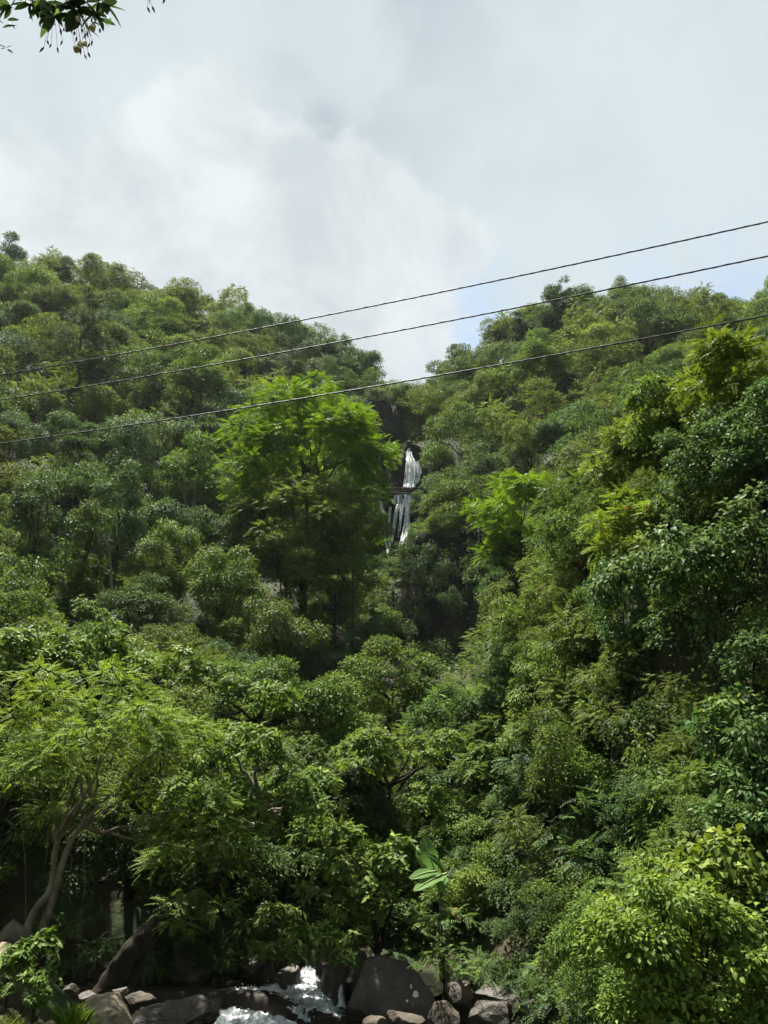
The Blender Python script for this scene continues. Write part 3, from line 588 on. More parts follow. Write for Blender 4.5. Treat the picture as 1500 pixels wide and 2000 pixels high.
# the yellow-green tree with twin trunks
tb = pix(62, 1842, 16.2); tb[2] = gz(tb[0], tb[1])
root, lo_, bs_ = B(190, 1450, 16.6, 380, 260, 'yellow', 'yellow-green fine-leaved tree with two pale leaning trunks at left', 'pinnate', .075, .24, name='twin_trunk_tree', cat='tree', base=tb, stem=False, nl=30, cover=1.0, mix=('fresh', .3, 'older_leaves'), rr=(.22, .34),
   extra=[(400, 1590, 17.2, 70), (330, 1640, 17, 50), (40, 1520, 16.6, 70), (440, 1640, 17.4, 45), (90, 1600, 16.4, 40), (250, 1580, 16.6, 55)])
def tp(*l): return spline([np.array(pix(*q)) - tb for q in l], 8)
for pts, r in ((((48, 1850, 16.1), (62, 1790, 16.1), (98, 1735, 16.15), (108, 1660, 16.2), (125, 1610, 16.3), (160, 1565, 16.4), (150, 1470, 16.5)), .085), (((76, 1850, 16.3), (92, 1785, 16.25), (112, 1720, 16.2), (131, 1660, 16.2), (158, 1615, 16.3), (200, 1570, 16.4), (260, 1510, 16.6)), .092)):
    p = tp(*pts); V, Fc = tubes([(p, np.linspace(r, r * .35, len(p)) * (1 + .08 * np.sin(np.arange(len(p)) * 1.7)))], 18); V = barky(V, .02); obj('trunk', mesh('trunk', V, Fc, M_BARK, smooth=True), root)
rg_ = np.random.default_rng(4); pth = []
p0 = [pix(108, 1640, 16.2), pix(160, 1612, 16.3), pix(190, 1580, 16.4), pix(125, 1610, 16.3)]
for k, (qx, qy) in enumerate(((104, 1580), (330, 1600), (395, 1590), (60, 1480), (240, 1400), (320, 1460), (110, 1400), (190, 1380), (440, 1630), (200, 1480))):
    a_, b_ = p0[k % 4] - tb, pix(qx, qy, 16.7) - tb; pth.append((wob(rg_, a_, b_, 8, .12), np.linspace(.045, .012, 8)))
V, Fc = tubes(pth, 6); obj('branches', mesh('branches', V, Fc, M_BARK, smooth=True), root)
# aerial roots hanging from it, each a thing
for k, (x, y0, y1) in enumerate(((42, 1560, 1820), (92, 1590, 1690), (137, 1660, 1765), (160, 1600, 1750))):
    a_, b_ = pix(x, y0, 16.4 + .05 * k), pix(x + rg_.normal() * 6, y1, 16.4 + .05 * k); b_[1] = a_[1]
    V, Fc = tubes([(wob(rg_, (0, 0, 0), b_ - a_, 12, .05), .005)], 5)
    o = obj('hanging_root', mesh('hanging_root', V, Fc, M_TWIG, smooth=True), None, a_); tag(o, f"thin pale aerial root hanging beside the twin trunks, {ORD[sorted([42, 92, 160, 137]).index(x)]}", 'root', 'aerial roots hanging from the twin-trunk tree')
# the dark leaning trunk over the pool
lb = pix(200, 1950, 18.9); lb[2] = gz(lb[0], lb[1])
root, _, _ = B(375, 1775, 18.2, 150, 100, 'fresh', 'dark leaning tree trunk over the pool with one leafy spray', 'pinnate', .085, .26, name='leaning_tree', cat='tree', base=lb, stem=False, nl=10, extra=[(420, 1700, 19, 60), (330, 1690, 19.2, 50)])
for pts, r in ((((195, 1955, 18.8), (225, 1905, 18.8), (262, 1850, 18.8), (300, 1810, 18.8), (345, 1760, 18.9), (400, 1690, 19.2)), .25), (((255, 1920, 19.1), (275, 1870, 19.1), (320, 1800, 19.0), (380, 1720, 19.2)), .14)):
    p = spline([np.array(pix(*q)) - lb for q in pts], 8); V, Fc = tubes([(p, np.linspace(r, r * .6, len(p)) * (1 + .07 * np.sin(np.arange(len(p)) * 1.3)))], 24); V = barky(V, .055); obj('trunk', mesh('trunk', V, Fc, M_BARKD, smooth=True), root)

# smaller shrubs filling the slopes between those
rng = np.random.default_rng(41); SH = []; pts = []
for _ in range(5000):
    D = rng.uniform(9.5, 36); X = rng.uniform(-.56, .56) * D; z = gz(X, D); px, py, _d = project(np.array([X, D, z + .8]))
    if not (-30 < px < 1530 and 700 < py < 1960): continue
    if px < 620 and D < 23.5 or (-3.5 < X < 2.6 and D < 22.5) or (X > 2 and D < 16 and z < 1.0) or (790 < px < 900 and 1600 < py and D < 24): continue
    if 900 < px < 1110 and py > 1850: continue
    if (1250 < px < 1470 and 1170 < py < 1420) or (1215 < px < 1310 and 1440 < py < 1720) or (920 < px < 1060 and 1700 < py): continue
    r = .052 * D * rng.uniform(.8, 1.25); p = np.array([X, D, z])
    if any(np.linalg.norm(p - q) < (r + t) * .78 for q, t in pts): continue
    pts.append((p, r)); pr = PROTO[rng.integers(NEARP, len(PROTO))]; s_ = r / 3.0 * 1.25; e = obj('slope_shrub', None, None, (X, D, z - .15)); e.rotation_euler = (rng.normal() * .12, rng.normal() * .12, rng.uniform(0, 6.28)); e.scale = (s_, s_, s_ * rng.uniform(.9, 1.3)); e['category'] = 'shrub'; e['group'] = 'small shrubs on the valley slopes'
    obj('stem', pr['trunk'], e); obj('crown', pr['crown'], e)
    side = 'left side of valley' if px < 600 else ('valley floor by the stream' if px < 950 else 'near right slope'); lev = 'upper ' if py < 1150 else ('middle ' if py < 1500 else 'lower ')
    SH.append((e, f"{CW[pr['col']]} {pr['shape']} shrub, {lev}{side}", px))
print('fill shrubs', len(SH)); sh = {}
for t in SH: sh.setdefault(t[1], []).append(t)
for st, L_ in sh.items():
    L_.sort(key=lambda t: t[2])
    for k, t in enumerate(L_): t[0]['label'] = st if len(L_) == 1 else f'{st}, {ORD[min(k, 19)]}'

CG = 'creepers draped down the left hillside'
for (x, y, D, w, h, col, lab) in ((805, 1090, 74.4, 70, 110, 'dark', 'dark creepers covering the left edge of the gully cliff'), (850, 1110, 74.6, 120, 130, 'dark', 'dark creepers hanging over the upper gully cliff'), (920, 1190, 73.4, 110, 130, 'dark', 'dark creepers hanging at the right of the gully cliff'), (815, 1200, 73.6, 70, 90, 'blue', 'thin creepers low at the left of the gully cliff')):
    B(x, y, D, w, h, col, lab, 'broad', .22, .28, name='creeper_mass', cat='creeper', group='creepers on the gully cliff', droop=1.2, flat=1.5, nl=22, rr=(.2, .36), low=-.95, dy=.2, cover=.8, r0=.04)
for (x, y, D, w, h, col, lab) in ((70, 1030, 47, 90, 250, 'vine', 'tall curtain of creepers at left edge below the lowest cable'), (165, 1080, 49, 80, 230, 'mid', 'creeper-hung column right of the tall left-edge curtain'), (235, 990, 54, 80, 170, 'vine', 'narrow creeper curtain higher on the left slope'), (30, 1180, 41, 100, 170, 'mid', 'low creeper curtain behind the big-leaved trees at left edge'), (330, 1090, 52, 110, 150, 'fresh', 'light green creeper mound on the left slope below vivid tree'),
     (440, 1150, 50, 150, 150, 'fresh', 'wide pale leafy mound below left of the vivid tree'), (540, 1230, 46, 140, 120, 'mid', 'leafy mound at the left lip of the gully'), (470, 1040, 58, 90, 130, 'dark', 'dark creeper drape left of the vivid tree trunk')):
    B(x, y, D, w, h, col, lab, 'broad', .19, .28, name='creeper_mass', cat='creeper', group=CG, droop=1.0, flat=1.2, nl=26, rr=(.2, .4), low=-.95)
RS_ = 'vine-hung shrubs on the near right slope'
for (x, y, D, w, h, col, lab) in ((1215, 1180, 20.5, 110, 200, 'vine', 'hanging vine curtain at the left side of dark hollow'), (1480, 1500, 12.6, 90, 200, 'vine', 'vine curtain at right edge above the heart-leaved shrub'), (1270, 1560, 16.6, 90, 220, 'mid', 'narrow vine curtain inside the deep cleft'), (1110, 1320, 24.5, 100, 220, 'fresh', 'pale vine curtain on slope left of the dark hollow'), (1010, 1640, 23.5, 100, 240, 'vine', 'vine curtain hanging beside the stream gully'), (1390, 1250, 15.4, 70, 160, 'vine', 'thin vine strands hanging inside the dark hollow')):
    B(x, y, D, w, h, col, lab, 'broad', .11, .3, name='vine_curtain', cat='vine', group=RS_, droop=1.2, flat=1.4, nl=26, rr=(.2, .36), low=-.95, cover=1.1)

# ------------------------------------------------------------------ single big trees on the slopes
def big_tree(px, py, D, w, h, col, label, **k):
    return B(px, py, D, w, h, col, label, name=k.pop('name', 'large_tree'), cat='tree', **k)
big_tree(600, 900, 62, 270, 280, 'bright', 'large vivid green tree with layered feathery crown left of the waterfall', style='pinnate', L=.26, asp=.26, nl=50, rr=(.18, .30), flat=.3, droop=.45, bark=M_BARKD, r0=.22, cover=2.6, cap=62000,
         extra=[(725, 900, 62, 40), (728, 960, 61.5, 34), (720, 1040, 61.5, 40), (560, 790, 62, 50), (660, 830, 61.5, 48), (690, 980, 61, 50), (520, 960, 61, 50), (745, 895, 62.5, 18), (500, 1010, 61, 44), (570, 1040, 60.5, 52), (640, 1060, 60, 50), (690, 1080, 60, 40), (540, 870, 61, 50), (620, 760, 62.5, 34)])
big_tree(1015, 1020, 52, 170, 170, 'bright', 'vivid green feathery tree standing right of the waterfall cliff', style='pinnate', L=.20, asp=.26, nl=26, rr=(.22, .34), flat=.3, cover=2., extra=[(1065, 965, 52, 36), (970, 1090, 51.5, 34)])
for (x, y, D, w, h, col, lab) in ((864, 930, 99, 54, 100, 'dark', 'dark tree hugging the right side of upper waterfall'), (872, 1010, 96, 64, 80, 'mid', 'green tree right of the footbridge'), (826, 1045, 93, 36, 60, 'dark', 'dark shrub clinging right of the lower falls'), (820, 1285, 60, 120, 60, 'dark', 'low dark tree at the gully mouth'), (775, 775, 118, 60, 60, 'dark', 'dark tree in the notch above the waterfall'), (735, 780, 114, 60, 50, 'grey', 'grey-green shrub on top of the bare upper cliff'), (722, 1110, 80, 80, 80, 'dark', 'dark tree left of the waterfall foot'), (795, 1075, 77, 36, 40, 'dark', 'dark shrub hanging at the upper left of gully cliff'), (850, 1035, 79, 80, 40, 'mid', 'green shrub on the upper edge of the gully cliff'), (935, 1090, 74, 60, 70, 'dark', 'dark shrub clinging to the right part of gully cliff'), (790, 1240, 67, 50, 50, 'dark', 'dark shrub at the left foot of the gully cliff'), (880, 1170, 70, 36, 44, 'dark', 'small dark shrub rooted in the middle of gully cliff'), (820, 800, 116, 60, 70, 'mid', 'green tree above right of the waterfall head')):
    big_tree(x, y, D, w, h, col, lab, style='broad', L=.22, asp=.28, nl=22, name='gorge_tree', cover=1.2)
big_tree(590, 1030, 59, 260, 170, 'fresh', 'shaded feathery tree in front of the vivid tree trunk', style='pinnate', L=.19, asp=.26, nl=30, cover=1.4, name='gorge_tree')
big_tree(690, 1060, 60, 120, 150, 'mid', 'leafy tree between the vivid tree and the waterfall foot', style='broad', L=.19, asp=.28, nl=22, cover=1.3, name='gorge_tree')
big_tree(768, 1150, 76, 70, 120, 'dark', 'dark shrub covering the bank under the waterfall foot', style='broad', L=.2, asp=.28, nl=22, cover=1.2, name='gorge_tree')
big_tree(735, 1215, 68, 90, 90, 'mid', 'green shrub at the left lip of the gully below the falls', style='broad', L=.19, asp=.28, nl=22, cover=1.2, name='gorge_tree')
big_tree(560, 1095, 56, 170, 110, 'fresh', 'leafy mound directly below the vivid green tree', style='broad', L=.18, asp=.28, nl=22, cover=1.2, name='gorge_tree')
big_tree(655, 1120, 57, 130, 110, 'mid', 'green mound below right of the vivid green tree', style='broad', L=.18, asp=.28, nl=22, cover=1.2, name='gorge_tree')
big_tree(848, 880, 105, 60, 50, 'dark', 'dark shrub just right of the waterfall head', style='broad', L=.2, asp=.28, nl=18, cover=1.2, name='gorge_tree')
big_tree(818, 985, 98, 30, 60, 'dark', 'narrow dark shrub at the right end of the footbridge', style='broad', L=.18, asp=.28, nl=16, cover=1.2, name='gorge_tree')
def pine(px, py0, py1, D, spread, label, lean=0., seed=1, tufts=26, bark=M_BARKD, name='pine_tree', col='dark', xs=None):
    rg_ = np.random.default_rng(seed); b = pix(px, py0, D); top = pix(px + lean, py1, D); b[2] = min(b[2], gz(b[0], b[1])); root = thing(name, b, label, 'tree', None)
    Hh = top - b; main = wob(rg_, (0, 0, 0), Hh, 10, .07); r = .013 * np.linalg.norm(Hh); paths = [(main, np.linspace(r, r * .2, 10))]; tips = []; m = pxm(px, py1, D)
    for k in range(tufts):
        t = rg_.uniform(.3, .98); s = np.array([np.interp(t * 9, range(10), main[:, j]) for j in range(3)]); an = rg_.uniform(0, 6.28); ln = spread * m * (1.15 - .75 * t) * rg_.uniform(.6, 1.1)
        e = s + np.array([math.cos(an) * ln, math.sin(an) * ln, ln * rg_.uniform(-.05, .55)]); br = wob(rg_, s, e, 6, .1); paths.append((br, np.linspace(r * .35, r * .06, 6))); tips += [(*e, ln * .34 + .25), (*(br[3]), ln * .25 + .2), (*(br[4]), ln * .3 + .2)]
    V, Fc = tubes(paths, 6); obj('trunk', mesh('trunk', V, Fc, bark, smooth=True), root)
    lo = np.array(tips); a = foliage(rg_, lo, 15000, .42, 'tuft', .09); V, Fc, r_ = leaf_arrays(*a[:5], rg_, 0, a[5]); obj('crown', mesh('crown', V, Fc, lm(col), r_), root); return root
pine(168, 700, 562, 88, 78, 'sparse-needled pine with bent dark bare limbs on the upper left hillside', 6, 3, 22, col='grey')
pine(1090, 640, 552, 118, 42, 'pointed pine rising above the right ridge at the middle cable', 0, 5, 30)
pine(1030, 670, 612, 122, 36, 'smaller pine on the right ridge, left of pointed pine', -8, 8, 24)
# bare dead shrub on the cliff right of the falls
for k, (x, y, D, w, lab) in enumerate(((840, 1085, 80, 55, 'leafless grey twiggy shrub on the cliff right of waterfall foot'), (880, 1010, 84, 40, 'small bare twiggy shrub above the leafless grey shrub'), (820, 1120, 78, 40, 'low bare shrub below the leafless grey shrub by the falls'))):
    b = pix(x, y + 30, D); root = thing('dead_shrub', b, lab, 'shrub'); m = pxm(x, y, D); rg_ = np.random.default_rng(60 + k); pth = []
    for j in range(46):
        d = unit(rg_.normal(size=3) * [1, .8, .6] + [0, -.2, .7]); e = d * w * m * rg_.uniform(.5, 1.1); br = wob(rg_, (0, 0, 0), e, 7, .14); pth.append((br, np.linspace(.05, .018, 7)))
        for q in range(4): s = br[rg_.integers(2, 7)]; pth.append((wob(rg_, s, s + unit(rg_.normal(size=3) + d) * w * m * .35, 4, .1), np.linspace(.025, .012, 4)))
    V, Fc = tubes(pth, 4); obj('twigs', mesh('twigs', V, Fc, M_TWIG), root)

for k, (x, y0, y1, D, lab) in enumerate(((215, 1150, 1010, 50, 'pale bare stem among creepers on the lower left slope'), (120, 960, 870, 66, 'pale bare stem under the lowest cable at left'), (300, 960, 880, 72, 'thin pale stem in the middle of the left hillside'), (615, 1120, 1010, 58, 'pale upright stem below the vivid green tree'), (1160, 770, 700, 88, 'thin bare stem on the right hillside under the lowest cable'), (1000, 830, 760, 96, 'pale bare stem in the middle of the right hillside'), (930, 1090, 1020, 70, 'pale horizontal-branched bare stem right of the gully cliff'), (1250, 730, 690, 92, 'small pale bare stem high on the right hillside'))):
    b = pix(x, y0, D); root = thing('bare_stem', b, lab, 'tree trunk', 'pale bare stems on the slopes'); t_ = pix(x + 12 * (-1) ** k, y1, D - 1.5) - b; rg_ = np.random.default_rng(500 + k); main = wob(rg_, (0, 0, -1), t_, 9, .09); L_ = np.linalg.norm(t_); V, Fc = tubes([(main, np.linspace(.016 * L_ + .03, .03, 9))], 6); obj('trunk', mesh('trunk', V, Fc, M_TWIG, smooth=True), root)
    for j in range(5): s_ = main[rg_.integers(4, 9)]; V, Fc = tubes([(wob(rg_, s_, s_ + unit(rg_.normal(size=3) + [0, -.6, .8]) * L_ * .35, 6, .12), np.linspace(.035, .012, 6))], 5); obj('branch', mesh('branch', V, Fc, M_TWIG, smooth=True), root)

# ------------------------------------------------------------------ cliff, waterfall, footbridge
def sheet(name, fx, nu, nv, mat):
    u, v = np.meshgrid(np.linspace(0, 1, nu), np.linspace(0, 1, nv)); P = fx(u, v); i = (np.arange(nv - 1)[:, None] * nu + np.arange(nu - 1)).ravel()[:, None]
    return mesh(name, P.reshape(-1, 3), i + [0, 1, nu + 1, nu], mat, smooth=True)
def fbm(P, sc, octv=5):
    return np.array([mnoise.fractal(Vector(p) * sc, 1.0, 2.0, octv) for p in P.reshape(-1, 3)]).reshape(P.shape[:-1])
def cliff(px0, px1, py0, py1, D0, D1, amp, label, name='cliff', seed=0., thick=4.):
    """a rock body: front face displaced, closed behind"""
    nu, nv = 44, 60; u, v = np.meshgrid(np.linspace(0, 1, nu), np.linspace(0, 1, nv)); P = np.zeros((nv, nu, 3))
    for j in range(nv):
        for i in range(nu): P[j, i] = pix(px0 + (px1 - px0) * u[j, i], py1 + (py0 - py1) * v[j, i], D1 + (D0 - D1) * v[j, i])
    Q = P.copy(); Q[..., 2] *= .14; n = fbm(Q + seed, .45, 6); edge = np.minimum(np.minimum(u, 1 - u), v); P[..., 1] -= n * amp - (1 - np.clip(edge * 5, 0, 1)) ** 2 * thick
    i = (np.arange(nv - 1)[:, None] * nu + np.arange(nu - 1)).ravel()[:, None]; o = obj(name, mesh(name, P.reshape(-1, 3), i + [0, 1, nu + 1, nu], M_CLIFF)); o['kind'] = 'structure'; return o
cliff(728, 830, 870, 1130, 107, 102, 1.6, '', 'waterfall_cliff', 0.)
cliff(700, 790, 785, 900, 112, 107.5, 1.5, '', 'upper_cliff', 9.)
cliff(785, 985, 1045, 1300, 77.5, 74, 1.4, '', 'gully_cliff', 21.)
def fall(label, strands, seed, group=None):
    """each strand: list of (px, py, D, width px), broken into many thin wavering ribbons of water"""
    rg_ = np.random.default_rng(seed); b = pix(*strands[0][-1][:3]); Vs, Fs, o_ = [], [], 0
    for st in strands:
        c_ = spline([pix(*q[:3]) for q in st], 14); w = spline([[q[3] * pxm(*q[:3]), 0, 0] for q in st], 14)[:, 0]; n = len(c_); m_ = pxm(*st[0][:3])
        nu = 7; u = np.linspace(-1, 1, nu); P = c_[:, None] + np.stack([u[None] * w[:, None] * .36 * (1 + .25 * np.sin(np.arange(n) * 1.9 + seed))[:, None], -.1 * (1 - u[None] ** 2) * w[:, None], np.zeros((n, nu))], -1); i = (np.arange(n - 1)[:, None] * nu + np.arange(nu - 1)).ravel()[:, None]; Vs.append(P.reshape(-1, 3) - b); Fs.append((i + [0, 1, nu + 1, nu]) + o_); o_ += n * nu
        for k in range(int(3 + 1.1 * w.max() / (1.6 * m_))):
            i0 = rg_.integers(0, max(1, n // 2)); i1 = min(n, i0 + rg_.integers(n // 3, n + 1))
            if i1 - i0 < 4: continue
            cc, ww = c_[i0:i1], w[i0:i1]; k_ = len(cc); off = rg_.uniform(-.5, .5); wb = np.cumsum(rg_.normal(size=k_)) * .12 * m_
            hw = m_ * rg_.uniform(.4, 1.3) * np.sin(np.linspace(.25, 2.95, k_)) ** .5; cx = cc + np.stack([off * ww + wb, -rg_.random() * .35 - .15 * (1 - (2 * off) ** 2) * ww, 0 * wb], -1)
            P = np.stack([cx - np.array([1, 0, 0]) * hw[:, None], cx + np.array([0, -.5, 0]) * hw[:, None], cx + np.array([1, 0, 0]) * hw[:, None]], 1); i = (np.arange(k_ - 1)[:, None] * 3 + np.arange(2)).ravel()[:, None]
            Vs.append(P.reshape(-1, 3) - b); Fs.append((i + [0, 1, 4, 3]) + o_); o_ += k_ * 3
    o = obj('waterfall', mesh('waterfall', np.concatenate(Vs), np.concatenate(Fs), M_FALL, smooth=True), None, b); return tag(o, label, 'waterfall', group)
fall('tall white upper waterfall dropping behind the footbridge', [[(797, 876, 106.2, 11), (798, 892, 105.2, 14), (802, 905, 104.4, 20), (804, 925, 103.6, 25), (801, 945, 103, 23), (801, 953, 102.6, 25)], [(812, 900, 104.4, 10), (816, 925, 103.6, 14), (812, 945, 103, 10)]], 1)
fall('short wide curtain of water under the footbridge', [[(788, 967, 100.9, 44), (788, 974, 100.75, 45), (788, 980, 100.6, 46), (788, 986, 100.3, 42)]], 2)
fall('thin white side strand left of the waterfall rocks', [[(742, 978, 100.2, 10), (746, 1000, 99.4, 9), (749, 1030, 98.8, 6), (754, 1066, 98, 5), (757, 1082, 97, 9)]], 3)
fall('white strand falling right of the dark wet rocks', [[(797, 985, 99, 16), (795, 1010, 98.6, 10), (793, 1035, 98, 13), (789, 1055, 97, 12), (784, 1072, 96, 8)]], 4)
fall('thin broken trickles over the dark wet rock face', [[(780, 985, 99.2, 14), (774, 1000, 98.8, 7), (770, 1030, 98.4, 4), (766, 1060, 97.6, 4)], [(785, 985, 99.2, 10), (781, 1020, 98.4, 4), (778, 1050, 98, 4)], [(762, 990, 99.2, 7), (760, 1030, 98.6, 4), (762, 1068, 97.6, 5)]], 5)
fall('small white patch of stream glimpsed between trees below the bright tree', [[(686, 1158, 73, 14), (690, 1172, 72, 18), (697, 1185, 71, 14)]], 6)
fall('narrow white cascade glimpsed through leaves in the valley centre', [[(908, 1515, 37, 8), (905, 1535, 36, 12), (900, 1552, 35, 8)]], 7)
def box(a, b): 
    x = np.array([[i, j, k] for i in (0, 1) for j in (0, 1) for k in (0, 1)], float); V = np.array(a) + x * (np.array(b) - a)
    return V, np.array([[0, 1, 3, 2], [4, 6, 7, 5], [0, 4, 5, 1], [2, 3, 7, 6], [0, 2, 6, 4], [1, 5, 7, 3]])
m = pxm(788, 960, 101); bl = pix(788, 965, 101); root = thing('footbridge', bl, 'small brown railed footbridge crossing in front of the waterfall', 'footbridge')
x0, x1 = (755 - 788) * m, (832 - 788) * m
def part(nm, a, b, mt): V, Fc = box(a, b); return obj(nm, mesh(nm, V, Fc, mt), root)
part('deck', (x0, -.5, -.04), (x1, .9, .08), M_CONC)
for z in (.38, .72): part('rail', (x0, -.46, z), (x1, -.40, z + .07), M_RAIL)
for x in (755, 770, 787, 803, 818, 831): part('post', ((x - 788) * m - .05, -.5, .081), ((x - 788) * m + .05, -.36, .86), M_RAIL)
part('pier', ((787 - 788) * m - .13, -.7, -.85), ((787 - 788) * m + .13, .3, -.041), M_CLIFF)
V, Fc = box(pix(758, 985, 101.3), pix(822, 968, 102.4)); o = obj('weir_wall', mesh('weir_wall', V, Fc, M_CONC)); tag(o, 'low stained wall under the footbridge with water running over', 'wall')

# ------------------------------------------------------------------ pool, weir and white water
lip = LIP.copy(); lip[:, 2] = 0
def strip(name, rows, mat, smooth=True):
    R = np.stack(rows); nv, nu = R.shape[:2]; i = (np.arange(nv - 1)[:, None] * nu + np.arange(nu - 1)).ravel()[:, None]; return mesh(name, R.reshape(-1, 3), i + [0, 1, nu + 1, nu], mat, smooth=smooth)
far = lip.copy(); far[:, 1] = 22.2; far[:, 0] = np.linspace(lip[0, 0] - .5, 2.8, len(lip))
o = obj('pool_water', strip('pool_water', [lip * (1 - t) + far * t + [0, 0, .004] for t in np.linspace(0, 1, 12)], M_POOL)); o['kind'] = 'structure'
tan_ = unit(np.gradient(lip, axis=0)); nrm = np.stack([tan_[:, 1], -tan_[:, 0], 0 * tan_[:, 0]], -1)         # towards the camera side
rows = [lip - nrm * .42 + [0, 0, -.9], lip - nrm * .42 + [0, 0, -.02], lip - nrm * .34 + [0, 0, .045], lip - nrm * .1 + [0, 0, .05], lip + nrm * .02 + [0, 0, .02], lip + nrm * .07 + [0, 0, -.12], lip + nrm * .10 + [0, 0, -.5], lip + nrm * .12 + [0, 0, -1.3]]
rg_ = np.random.default_rng(8); rows = [r + rg_.normal(size=r.shape) * .012 for r in rows]
M_WEIR = surf_mat('wet_weir', [(.3, (.012, .010, .008)), (.6, (.032, .027, .020)), (.8, (.075, .062, .045))], 3, bump=.6, bscale=9, stretch=(1, 1, .25), dist=.04, rough=.6, spec=.2)
tag(obj('weir', strip('weir', rows, M_WEIR)), 'dark wet curved weir holding back the pool', 'weir')
low = obj('stream_water', mesh('stream_water', np.array([[-4.5, 8, -.6], [3.4, 8, -.6], [3.4, 18.2, -.6], [-4.5, 19.9, -.6]]), np.array([[0, 1, 2, 3]]), M_POOL)); low['kind'] = 'structure'
def foam(name, A, Bq, nu, nv, amp, sc, mat, label, bulge=.0, seed=0., edge=.1, froth=2500):
    """a churned strip of water between two polylines"""
    A, Bq = spline(A, 16), spline(Bq, 16); n = len(A); t = np.linspace(0, 1, nv)[:, None, None]; P = A[None] * (1 - t) + Bq[None] * t
    h = fbm(P * [1, 1, 0] + [seed, 0, 0], sc, 6); P[..., 2] += h * amp + bulge * np.sin(np.pi * t[..., 0]); v_ = np.minimum(t[..., 0], 1 - t[..., 0]); P[..., 2] -= edge * (1 - np.clip(v_ * 6, 0, 1))
    P[..., 0] += fbm(P + 5, sc * 1.3, 3) * amp * .8
    b = P[nv // 2, n // 2].copy(); i = (np.arange(nv - 1)[:, None] * n + np.arange(n - 1)).ravel()[:, None]; rg_ = np.random.default_rng(int(seed) + 70)
    q = P.reshape(-1, 3)[rg_.integers(0, nv * n, froth)] + rg_.normal(size=(froth, 3)) * [.012, .012, .008] + np.array([0, 0, 1.]) * rg_.exponential(.012, (froth, 1)); rad = rg_.uniform(.004, .013, froth)
    oc = np.array([[1, 0, 0], [-1, 0, 0], [0, 1, 0], [0, -1, 0], [0, 0, 1], [0, 0, -1]], float); of = np.array([[0, 2, 4], [2, 1, 4], [1, 3, 4], [3, 0, 4], [2, 0, 5], [1, 2, 5], [3, 1, 5], [0, 3, 5]])
    V = np.concatenate([P.reshape(-1, 3), (q[:, None] + oc[None] * rad[:, None, None]).reshape(-1, 3)]) - b
    o = obj(name, mesh(name, V, [i + [0, 1, n + 1, n], (of[None] + (np.arange(froth) * 6)[:, None, None]).reshape(-1, 3) + nv * n], mat, smooth=True), None, b); o['kind'] = 'stuff'; return tag(o, label, 'white water')
L0 = lip[12:-14:4]; N0 = nrm[12:-14:4]
foam('weir_foam', L0 + N0 * .13 + [0, 0, -.22], L0 + N0 * 1.8 + [0, 0, -.36], 0, 60, .13, 5, M_FOAM, 'white foaming water boiling at the foot of the weir', .10)
foam('cascade', [pix(588, 1893, 21.0), pix(560, 1925, 20.2), pix(545, 1945, 19.75), pix(600, 1985, 18.5), pix(640, 2010, 18.0)], [pix(618, 1893, 21.0), pix(632, 1920, 20.2), pix(640, 1940, 19.7), pix(665, 1965, 19.0), pix(690, 2000, 18.3)], 0, 60, .07, 5.0, M_RAPID, 'white cascade rushing between the boulders into the pool', .06, 3.)
foam('pool_foam', [pix(455, 1932, 20.4), pix(500, 1928, 20.5), pix(545, 1920, 20.6)], [pix(460, 1937, 20.2), pix(510, 1937, 20.2), pix(560, 1938, 20.1)], 0, 16, .05, 5, M_FOAM, 'thin line of foam left of the round boulder', .02, 6., .05, 500)
foam('side_trickle', [pix(664, 1930, 19.4), pix(660, 1950, 19.2), pix(658, 1968, 19.0)], [pix(670, 1928, 19.4), pix(670, 1950, 19.2), pix(674, 1970, 19.0)], 0, 14, .06, 4, M_FOAM, 'thin white trickle beside the big boulder', .05, 8., .03, 250)

# ------------------------------------------------------------------ boulders and stones
NR = [0]
def rock(px, py, D, w, h, mat, label, dy=.8, cuts=13, rough=.10, tilt=0., name='boulder', cat='boulder', group=None, sub=4, z=None):
    NR[0] += 1; rg_ = np.random.default_rng(300 + NR[0]); import bmesh
    bm = bmesh.new(); bmesh.ops.create_icosphere(bm, subdivisions=sub, radius=1.0); P = np.array([v.co[:] for v in bm.verts]); Fc = np.array([[v.index for v in f.verts] for f in bm.faces]); bm.free()
    P = np.sign(P) * np.abs(P) ** .8; cuts += 6
    for _ in range(cuts):
        n = unit(rg_.normal(size=3)); d = rg_.uniform(.55, .9); k = P @ n - d; P = P - np.where(k[:, None] > 0, k[:, None] * .97 * n, 0)
    P = P / np.abs(P).max(0); m = pxm(px, py, D); ext = np.array([w * .5 * m, w * .5 * m * dy, h * .5 * m])
    ct, st = math.cos(tilt), math.sin(tilt); Q = P * ext; Q = Q + unit(P) * (fbm(Q + NR[0] * 3.3, .8 / max(ext.min(), .05), 6) * rough * ext.mean() + fbm(Q + NR[0] * 1.7, 4.5 / max(ext.min(), .05), 4) * .035 * ext.mean())[:, None]; Q = Q @ np.array([[ct, 0, st], [0, 1, 0], [-st, 0, ct]])
    c_ = pix(px, py, D); o = obj(name, mesh(name, Q, Fc, mat, smooth=True), None, c_); o.data.shade_smooth() if hasattr(o.data, 'shade_smooth') else None
    if hasattr(o.data, 'set_sharp_from_angle'): o.data.set_sharp_from_angle(angle=.38)
    return tag(o, label, cat, group), ext
BG = 'boulders along the stream'
bb, be = rock(772, 1958, 18.6, 205, 150, M_ROCKD, 'large dark boulder with white lichen spots right of the cascade', .9, 2, .10, -.30, group=BG, sub=5)
rock(562, 1909, 20.3, 52, 50, M_ROCKD, 'rounded brown boulder left of the cascade', .9, 6, .06, group=BG)
rock(636, 1900, 20.4, 44, 42, M_ROCKD, 'wet rock at the head of the cascade under leaves', .9, 8, group=BG)
